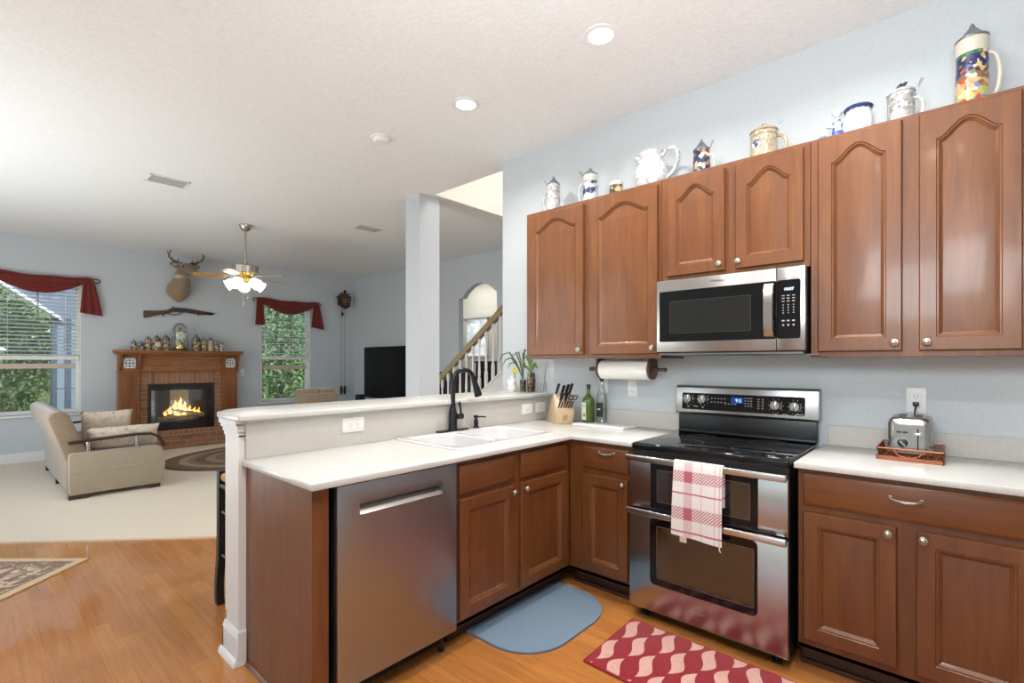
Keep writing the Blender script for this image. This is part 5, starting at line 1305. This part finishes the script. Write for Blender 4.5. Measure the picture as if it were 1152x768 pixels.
def pillow(label, c, w, h, d, rot):
    t = thing('throw_pillow', label, 'pillow', c)
    P = []; n_, m_ = 15, 13
    b = B()
    for sgn in (1, -1):
        g = []
        for i in range(n_):
            u = i/(n_-1)*2-1; r_ = []
            for j in range(m_):
                v_ = j/(m_-1)*2-1
                k = max(0, (1-abs(u)**3.2)*(1-abs(v_)**3.2))**.5
                e = 1-.07*(1-abs(u*v_))*0
                pin = 1-.06*(math.cos(u*PI/2)*abs(v_)**3)
                pin2 = 1-.06*(math.cos(v_*PI/2)*abs(u)**3)
                r_.append((u*w/2*pin2, v_*h/2*pin, sgn*k*d/2))
            g.append(r_)
        b.sheet(g)
    bmesh.ops.remove_doubles(b.bm, verts=b.bm.verts, dist=.0004); bmesh.ops.recalc_face_normals(b.bm, faces=b.bm.faces)
    xf(b, rot); obj('cushion', b, 'floral', t, local=True, smooth=80)
    return t
ry = lambda lean: Matrix.Rotation(lean, 4, 'Y') @ Matrix(((0, 0, 1, 0), (1, 0, 0, 0), (0, 1, 0, 0), (0, 0, 0, 1)))
pillow('cream floral lumbar pillow leaning on the near arm of the sofa', (-6.575, -1.94, .565), .62, .25, .15, ry(.35))
pillow('cream floral square pillow behind the lumbar pillow, against the sofa back', (-6.86, -2.04, .64), .44, .40, .16, ry(.25))

# ================================================================ RUGS
m = newmat('braided_wool', rough=.95); nt, bb_ = nt_of(m); v = coords(nt); X, Y, Z = xyz(nt, v)
rr = ((X/1.06)*(X/1.06) + (Y/1.52)*(Y/1.52)).sqrt()
ringc = ramp(nt, rr, [(0, H('#7a6552')), (.22, H('#4a3a30')), (.30, H('#8c7762')), (.38, H('#5a4638')), (.46, H('#7f6a56')), (.58, H('#a08b73')), (.66, H('#6a5546')), (.74, H('#8d7862')), (.80, H('#b09c82')), (.86, H('#6f5b4b')), (.95, H('#5b483b'))], 'CONSTANT')
st = (rr*280.0).sin()*.5 + (Y*180.0).sin()*.25
nt.links.new(mixc(nt, .22, ringc, ramp(nt, st*.5+.5, [(.3, H('#40332a')), (.7, H('#b7a289'))])), bb_.inputs['Base Color']); bump(nt, bb_, st, .3, .005)
ro = thing('braided_rug', 'oval brown braided rug on the carpet before the hearth', 'rug', (-7.5, .12, .012))
obj('braid', B().prism([(1.06*math.cos(a*2*PI/64), 1.52*math.sin(a*2*PI/64)) for a in range(64)], 'z', .0005, .014, .004, 2), m, ro, local=True)
m = newmat('oriental_wool', rough=.95, sheen=.2); nt, bb_ = nt_of(m); v = coords(nt); X, Y, Z = xyz(nt, v)   # local: corner at 0,0; x and y run inward
ed = X.min(Y)
n1 = noise(nt, v, 13, 4, .6, 1.5); n2 = noise(nt, v, 30, 3, .6, .5)
field = ramp(nt, n1, [(.40, H('#8a5850')), (.46, H('#7a6250')), (.50, H('#cdb692')), (.60, H('#d6c19c')), (.66, H('#967663'))], 'CONSTANT')
bord = ramp(nt, n2, [(.44, H('#7d5f42')), (.52, H('#9a7b58')), (.60, H('#c7b08c'))], 'CONSTANT')
inb = ed.gt(.055) * ed.lt(.13)
c = mixc(nt, inb, field, bord); c = mixc(nt, ed.lt(.052), c, H('#d3b78c'))
nt.links.new(c, bb_.inputs['Base Color'])
u_ = Vector((-.752, -.659, 0)).normalized(); v_ = Vector((.70, -.714, 0)).normalized()
RM = Matrix(((u_.x, v_.x, 0, -4.415), (u_.y, v_.y, 0, -2.502), (0, 0, 1, 0), (0, 0, 0, 1)))
ro = thing('area_rug', 'cream and brown patterned rug on the wood floor, cut by the left edge', 'rug', (-4.415, -2.502, 0))
po = obj('pile', B().prism([(0, 0), (1.6, 0), (1.6, 2.2), (0, 2.2)], 'z', .0005, .010, .003, 1), m, ro, local=True)
po.matrix_local = Matrix.Translation((4.415, 2.502, 0)) @ RM

# ================================================================ ARMCHAIR
t = thing('armchair', 'tan armchair whose back top shows above the bar, below the narrow window', 'armchair', (-7.0, .43, 0))
cx0, cy0 = -7.05, .43
obj('backrest', B().box(cx0-.10, cx0+.16, cy0-.27, cy0+.27, .30, .90, .04, 4), 'sofa_back', t)
for s in (-1, 1): obj('back_cushion', B().box(cx0-.16, cx0+.10, cy0-.265 if s < 0 else cy0+.002, cy0-.002 if s < 0 else cy0+.265, .45, .965, .04, 4), 'sofa_back', t)
obj('seat', B().box(cx0-.72, cx0+.05, cy0-.27, cy0+.27, .14, .45, .03, 3), 'sofa_back', t)
for s in (-1, 1): obj('arm', B().box(cx0-.72, cx0+.16, cy0+s*.345-.075, cy0+s*.345+.075, .10, .60, .04, 4), 'sofa_back', t)
for dx in (-.66, .10):
    for s in (-1, 1): obj('leg', B().box(cx0+dx-.03, cx0+dx+.03, cy0+s*.345-.03, cy0+s*.345+.03, .0265, .11), 'dark_wood', t)

# ================================================================ CEILING FAN
fxx, fyy = -6.568, -.733
t = thing('ceiling_fan', 'nickel ceiling fan with wooden blades and a cluster of lit tulip shades', 'ceiling fan', (fxx, fyy, CZ))
obj('canopy', B().lathe([(.072, 0), (.070, -.02), (.055, -.055), (.03, -.075), (.014, -.08)][::-1], (fxx, fyy, CZ), 24), 'nickel', t)
obj('downrod', B().lathe([(.013, -.49), (.013, -.06)], (fxx, fyy, CZ), 14).lathe([(.022, -.50), (.026, -.485), (.018, -.46)], (fxx, fyy, CZ), 16), 'nickel', t)
b = B(); R = []
for z, r in ((-.605, .110), (-.60, .145), (-.52, .150), (-.505, .13), (-.495, .03)):
    R.append([(fxx+r*(1+.02*math.cos(k*12*2*PI/72))*math.cos(k*2*PI/72), fyy+r*(1+.02*math.cos(k*12*2*PI/72))*math.sin(k*2*PI/72), CZ+z) for k in range(72)])
b.rings(R); obj('motor_housing', b, 'nickel', t)
obj('light_fitter', B().lathe([(.045, -.72), (.075, -.705), (.085, -.67), (.075, -.635), (.10, -.605)], (fxx, fyy, CZ), 28), 'gold', t)
bw = wood('fan_blade_wood', H('#9a7048'), H('#b08658'), H('#bf9668'), scale=(3, 3, 3), rough=.3, coat=.4)
for k in range(5):
    a = math.radians(246 + k*72)
    MT = Matrix.Translation((fxx, fyy, CZ-.650)) @ Matrix.Rotation(a, 4, 'Z') @ Matrix.Rotation(math.radians(11), 4, 'X')
    bl = [(.20, -.05), (.30, -.062), (.48, -.068), (.545, -.053), (.56, 0), (.545, .053), (.48, .068), (.30, .062), (.20, .05)]
    d_ = obj('blade', B().prism(bl, 'z', -.003, .003, mat=MT), bw, t)
    obj('blade_iron', B().prism([(.09, -.014), (.17, -.012), (.20, -.045), (.27, -.03), (.27, .03), (.20, .045), (.17, .012), (.09, .014)], 'z', .0035, .008, mat=MT), 'nickel', d_)
shade_m = newmat('lit_frosted_shade', (1, 1, 1, 1), .4, emit=(1, .97, .92, 1), estr=2.2)
for k in range(5):
    a = math.radians(20 + k*72); d = Vector((math.cos(a), math.sin(a), 0))
    MT = Matrix.Translation(Vector((fxx, fyy, CZ-.69)) + d*.075) @ Matrix.Rotation(a, 4, 'Z') @ Matrix.Rotation(math.radians(118), 4, 'Y')
    lt = obj('lamp_shade', B().lathe([(.022, .03), (.045, .045), (.062, .075), (.064, .10), (.058, .125), (.068, .15), (.062, .148), (.001, .135)], n=18, mat=MT), shade_m, t)
    obj('lamp_arm', B().lathe([(.010, -.02), (.012, .02), (.024, .028), (.024, .04)], n=12, mat=MT), 'gold', t)
ld = bpy.data.lights.new('fan_lamps', 'POINT'); ld.energy = 1.5; ld.color = (1, .95, .87); ld.shadow_soft_size = .16
lo = bpy.data.objects.new('fan_lamps', ld); lo.location = (0, 0, -.98); COL.objects.link(lo); lo.parent = t
for (dx, L) in ((-.025, .27), (.03, .18)): obj('pull_chain', B().tube([(fxx, fyy+dx, CZ-.72), (fxx, fyy+dx, CZ-.72-L)], .003, 6).ell((fxx, fyy+dx, CZ-.725-L), .008, .008, .014, 8, 6), 'nickel', t)

# ================================================================ BAR STOOL
sxx, syy = -2.875, -1.93
t = thing('bar_stool', 'dark wooden bar stool with a woven rush seat, tucked behind the end post', 'bar stool', (sxx, syy, 0))
def leg(dx, dy):
    P = []; R_l = []
    for z, o in ((.0, .006), (.04, .010), (.12, .010), (.26, .002), (.42, 0), (.60, 0), (.745, 0)):
        P.append((sxx+dx*(1+o/.2), syy+dy*(1+o/.2), z))
    R = []
    for p in P: R.append([(p[0]-.019, p[1]-.019, p[2]), (p[0]+.019, p[1]-.019, p[2]), (p[0]+.019, p[1]+.019, p[2]), (p[0]-.019, p[1]+.019, p[2])])
    return B().rings(R)
for dx in (-.18, .18):
    for dy in (-.18, .18): obj('leg', leg(dx, dy), 'black_wood', t)
rush = speckle('rush_weave', H('#a98552'), H('#c9a672'), 60, .9, .4, .6, bumps=.4)
b = B().box(sxx-.162, sxx+.162, syy-.195, syy+.195, .690, .735, .018, 3).box(sxx-.195, sxx+.195, syy-.162, syy+.162, .692, .733, .018, 3)
obj('seat', b, rush, t)
for (a, c) in (((-.18, -.18), (.18, -.18)), ((.18, -.18), (.18, .18)), ((.18, .18), (-.18, .18)), ((-.18, .18), (-.18, -.18))):
    for z in (.665, .52, .28):
        w = .018 if z > .6 else .011
        obj('seat_rail' if z > .6 else 'stretcher', B().tube([(sxx+a[0], syy+a[1], z), (sxx+c[0], syy+c[1], z)], w, 8), 'black_wood', t)

# ================================================================ STAIRCASE
SL = .74
def rz_(x): return 1.165 + SL*(x+5.16)      # top of the handrail along the flight
YR = 1.2
t = thing('staircase', 'white staircase with turned balusters and an oak handrail rising behind the bar', 'staircase', (-5.4, YR, 0))
R = []
for x in (-5.42, -2.95):
    z = rz_(x); R.append([(x, YR-.034, z-.10), (x, YR+.034, z-.10), (x, YR+.036, z-.055), (x, YR+.026, z-.03), (x, YR+.028, z-.01), (x, YR+.014, z), (x, YR-.014, z), (x, YR-.028, z-.01), (x, YR-.026, z-.03), (x, YR-.036, z-.055)])
obj('handrail', B().rings(R), 'rail', t)
pts = [(-5.44, 0), (-5.44, max(0, rz_(-5.44)-.80)), (-2.95, rz_(-2.95)-.80), (-2.95, rz_(-2.95)-1.16), (-4.95, 0)]
obj('stringer', B().prism(pts, 'y', YR-.03, YR+.03, .003, 1), 'trim', t)
R = []
for x in (-5.44, -2.95):
    z = rz_(x)-.80; R.append([(x, YR-.045, z-.012), (x, YR+.045, z-.012), (x, YR+.045, z+.014), (x, YR-.045, z+.014)])
obj('stringer_cap', B().rings(R), 'trim', t)
for k in range(20):
    x = -5.33 + k*.118
    zb = rz_(x)-.79; zt = rz_(x)-.09; h = zt-zb
    b = B().box(x-.016, x+.016, YR-.016, YR+.016, zb-.015, zb+.20).box(x-.013, x+.013, YR-.013, YR+.013, zt-.11, zt+.012)
    b.lathe([(.016, .20), (.019, .212), (.012, .225), (.019, .24), (.017, .29), (.012, .40), (.010, h-.11)], (x, YR, zb), 12)
    obj('baluster', b, 'trim', t)
b = B().box(-5.52, -5.42, YR-.05, YR+.05, 0, 1.12, .004, 1).box(-5.535, -5.405, YR-.065, YR+.065, 1.12, 1.15, .006, 2)
obj('newel_post', b, 'trim', t)
tread = newmat('grey_stair_carpet', H('#a9a196'), .95)
for k in range(9):
    x = -5.40+k*.25; b = B().box(x, x+.27 if k < 8 else x+.25, YR+.031, TY-.002, .185*k+(.0 if k == 0 else -.02), .185*(k+1), .008, 2)
    obj('step', b, tread, t)

# black chairs and cabinet seen through the balusters
def black_chair(x, y, label):
    t = thing('dining_chair', label, 'chair', (x, y, 0), group='black high-backed chairs')
    for s in (-1, 1):
        obj('leg', B().box(s*.19-.02, s*.19+.02, .18, .22, 0.012, 1.20, .004, 1), 'black_wood', t, local=True)
        obj('leg', B().box(s*.19-.02, s*.19+.02, -.22, -.18, 0.012, .45, .004, 1), 'black_wood', t, local=True)
    obj('seat', B().box(-.22, .22, -.23, .20, .45, .50, .012, 2), 'black_wood', t, local=True)
    obj('backrest', B().box(-.20, .20, .185, .215, .62, 1.20, .008, 2), 'black_wood', t, local=True)
    for dz in (.22,):
        for s in (-1, 1): obj('stretcher', B().box(s*.19-.01, s*.19+.01, -.2, .2, dz, dz+.025), 'black_wood', t, local=True)
    return t
black_chair(-6.20, 1.88, 'black high-backed chair nearest the column, seen through the lowest balusters')
black_chair(-5.715, 1.88, 'black high-backed chair at the foot of the stairs behind the faucet')
t = thing('hall_cabinet', 'tall black narrow cabinet in the foyer seen through the balusters', 'cabinet', (-5.60, 2.72, 0))
obj('body', B().box(-5.86, -5.40, 2.56, 2.90, .06, 1.34, .004, 1), 'black_wood', t)
obj('top', B().box(-5.88, -5.38, 2.54, 2.92, 1.34, 1.37, .005, 1), 'black_wood', t)
for k in range(2):
    dd = obj('door', B().box(-5.85+k*.225, -5.635+k*.225, 2.542, 2.56, .09, 1.31, .004, 1), 'black_wood', t); obj('knob', B().ell((-5.65+k*.04, 2.535, .8), .012, .012, .012, 8, 6), 'nickel', dd)
for xx in (-5.83, -5.43):
    for yy in (2.6, 2.86): obj('leg', B().box(xx-.02, xx+.02, yy-.02, yy+.02, 0, .06), 'black_wood', t)

# ================================================================ OUTSIDE THE WINDOWS
tag(obj('lawn', B().box(-23.2, -9.5, -25, 25, -.4, -.3), speckle('grass_green', H('#55702f'), H('#7d9a4a'), 6, .95)), 'green lawn outside the windows', 'lawn', kind='stuff')
def leafmat(n, a, b_): return speckle(n, H(a), H(b_), 2.5, .7, .35, .65)
LM = [leafmat('leaf_green', '#4d6a3e', '#8fa870'), leafmat('leaf_light', '#7d9660', '#d3dcae'), leafmat('leaf_dark', '#3a5238', '#67835a')]
bark_t = speckle('tree_bark', H('#4a4036'), H('#6d6053'), 20, .95)
def tree(name, label, cat, x, y, h, rx, rz, n, mi, trunk=True, ls=.062):
    t = thing(name, label, cat, (x, y, -.3))
    rnd = random.Random(int(x*31+y*17)); b = B(); bm = b.bm
    for k in range(n):
        while True:
            p = Vector((rnd.uniform(-1, 1), rnd.uniform(-1, 1), rnd.uniform(-1, 1)))
            if .25 < p.length < 1: break
        c = Vector((x+p.x*rx, y+p.y*rx, max(-.17, h+p.z*rz))); a = Vector((rnd.uniform(-1, 1), rnd.uniform(-1, 1), rnd.uniform(-1, 1))).normalized()
        s = a.orthogonal().normalized(); L = ls*rnd.uniform(.6, 1.5)
        vs = [bm.verts.new(q) for q in (c-a*L, c+s*L*.45, c+a*L, c-s*L*.45)]; bm.faces.new(vs)
    obj('foliage', b, LM[mi], t, smooth=0)
    if trunk: obj('trunk', B().tube([(x, y, -.299), (x+.1, y, h*.5), (x-.05, y+.1, h)], [.16, .12, .05], 8), bark_t, t)
    return t
tree('leafy_tree', 'leafy tree outside the big left window, nearest the glass', 'tree', -14.6, -2.75, 1.6, 1.0, 1.7, 4500, 0)
tree('leafy_tree', 'pale green tree outside the big left window, behind the nearest tree', 'tree', -17.6, -2.2, 2.4, 1.5, 2.2, 4500, 1)
tree('leafy_tree', 'dark green tree far outside the big left window', 'tree', -21.4, -2.4, 3.0, 1.9, 3.0, 4000, 2)
tree('leafy_tree', 'green tree outside the narrow window right of the fireplace', 'tree', -12.9, 2.35, 1.9, 1.2, 2.0, 4500, 0)
tree('leafy_tree', 'pale green tree farther outside the narrow window', 'tree', -16.2, 3.9, 2.4, 1.6, 2.5, 4500, 1)
tree('leafy_tree', 'dark green tree farthest outside the narrow window', 'tree', -20.6, 5.6, 3.0, 2.2, 3.2, 4000, 2)
tag(obj('woodland', (lambda b: (b.sheet([[(-25 + 1.2*math.sin(i*1.7+j), -24+i*2, -.4 + j*1.6) for i in range(24)] for j in range(6)], .3), b)[1])(B()), leafmat('woodland_green', '#4a6340', '#a9bb8a')), 'dense green woodland beyond the garden', 'woodland', kind='stuff')
# neighbouring porch seen in the right part of the big window
t = thing('porch', 'grey sided porch with white sloping roof edge outside the big left window', 'porch', (-12.75, -1.9, -.3))
sid = newmat('blue_grey_siding', rough=.8); nt, bb_ = nt_of(sid); X, Y, Z = xyz(nt, coords(nt))
nt.links.new(mixc(nt, (Y*5.0).frac().gt(.5), H('#7f8a95'), H('#4d5763')), bb_.inputs['Base Color'])
obj('wall', B().box(-12.9, -12.6, -1.97, -1.0, -.3, 2.2), sid, t, smooth=0)
obj('roof_edge', B().prism([(-3.4, 3.31), (-1.85, 2.14), (-1.85, 2.2), (-3.4, 3.38)], 'x', -12.9, -12.5), 'trim', t, smooth=0)
obj('roof', B().prism([(-3.4, 3.38), (-1.85, 2.2), (-1.0, 2.2), (-1.0, 3.6), (-3.4, 3.7)], 'x', -12.9, -12.6), newmat('grey_roof', H('#6d7681'), .8), t, smooth=0)
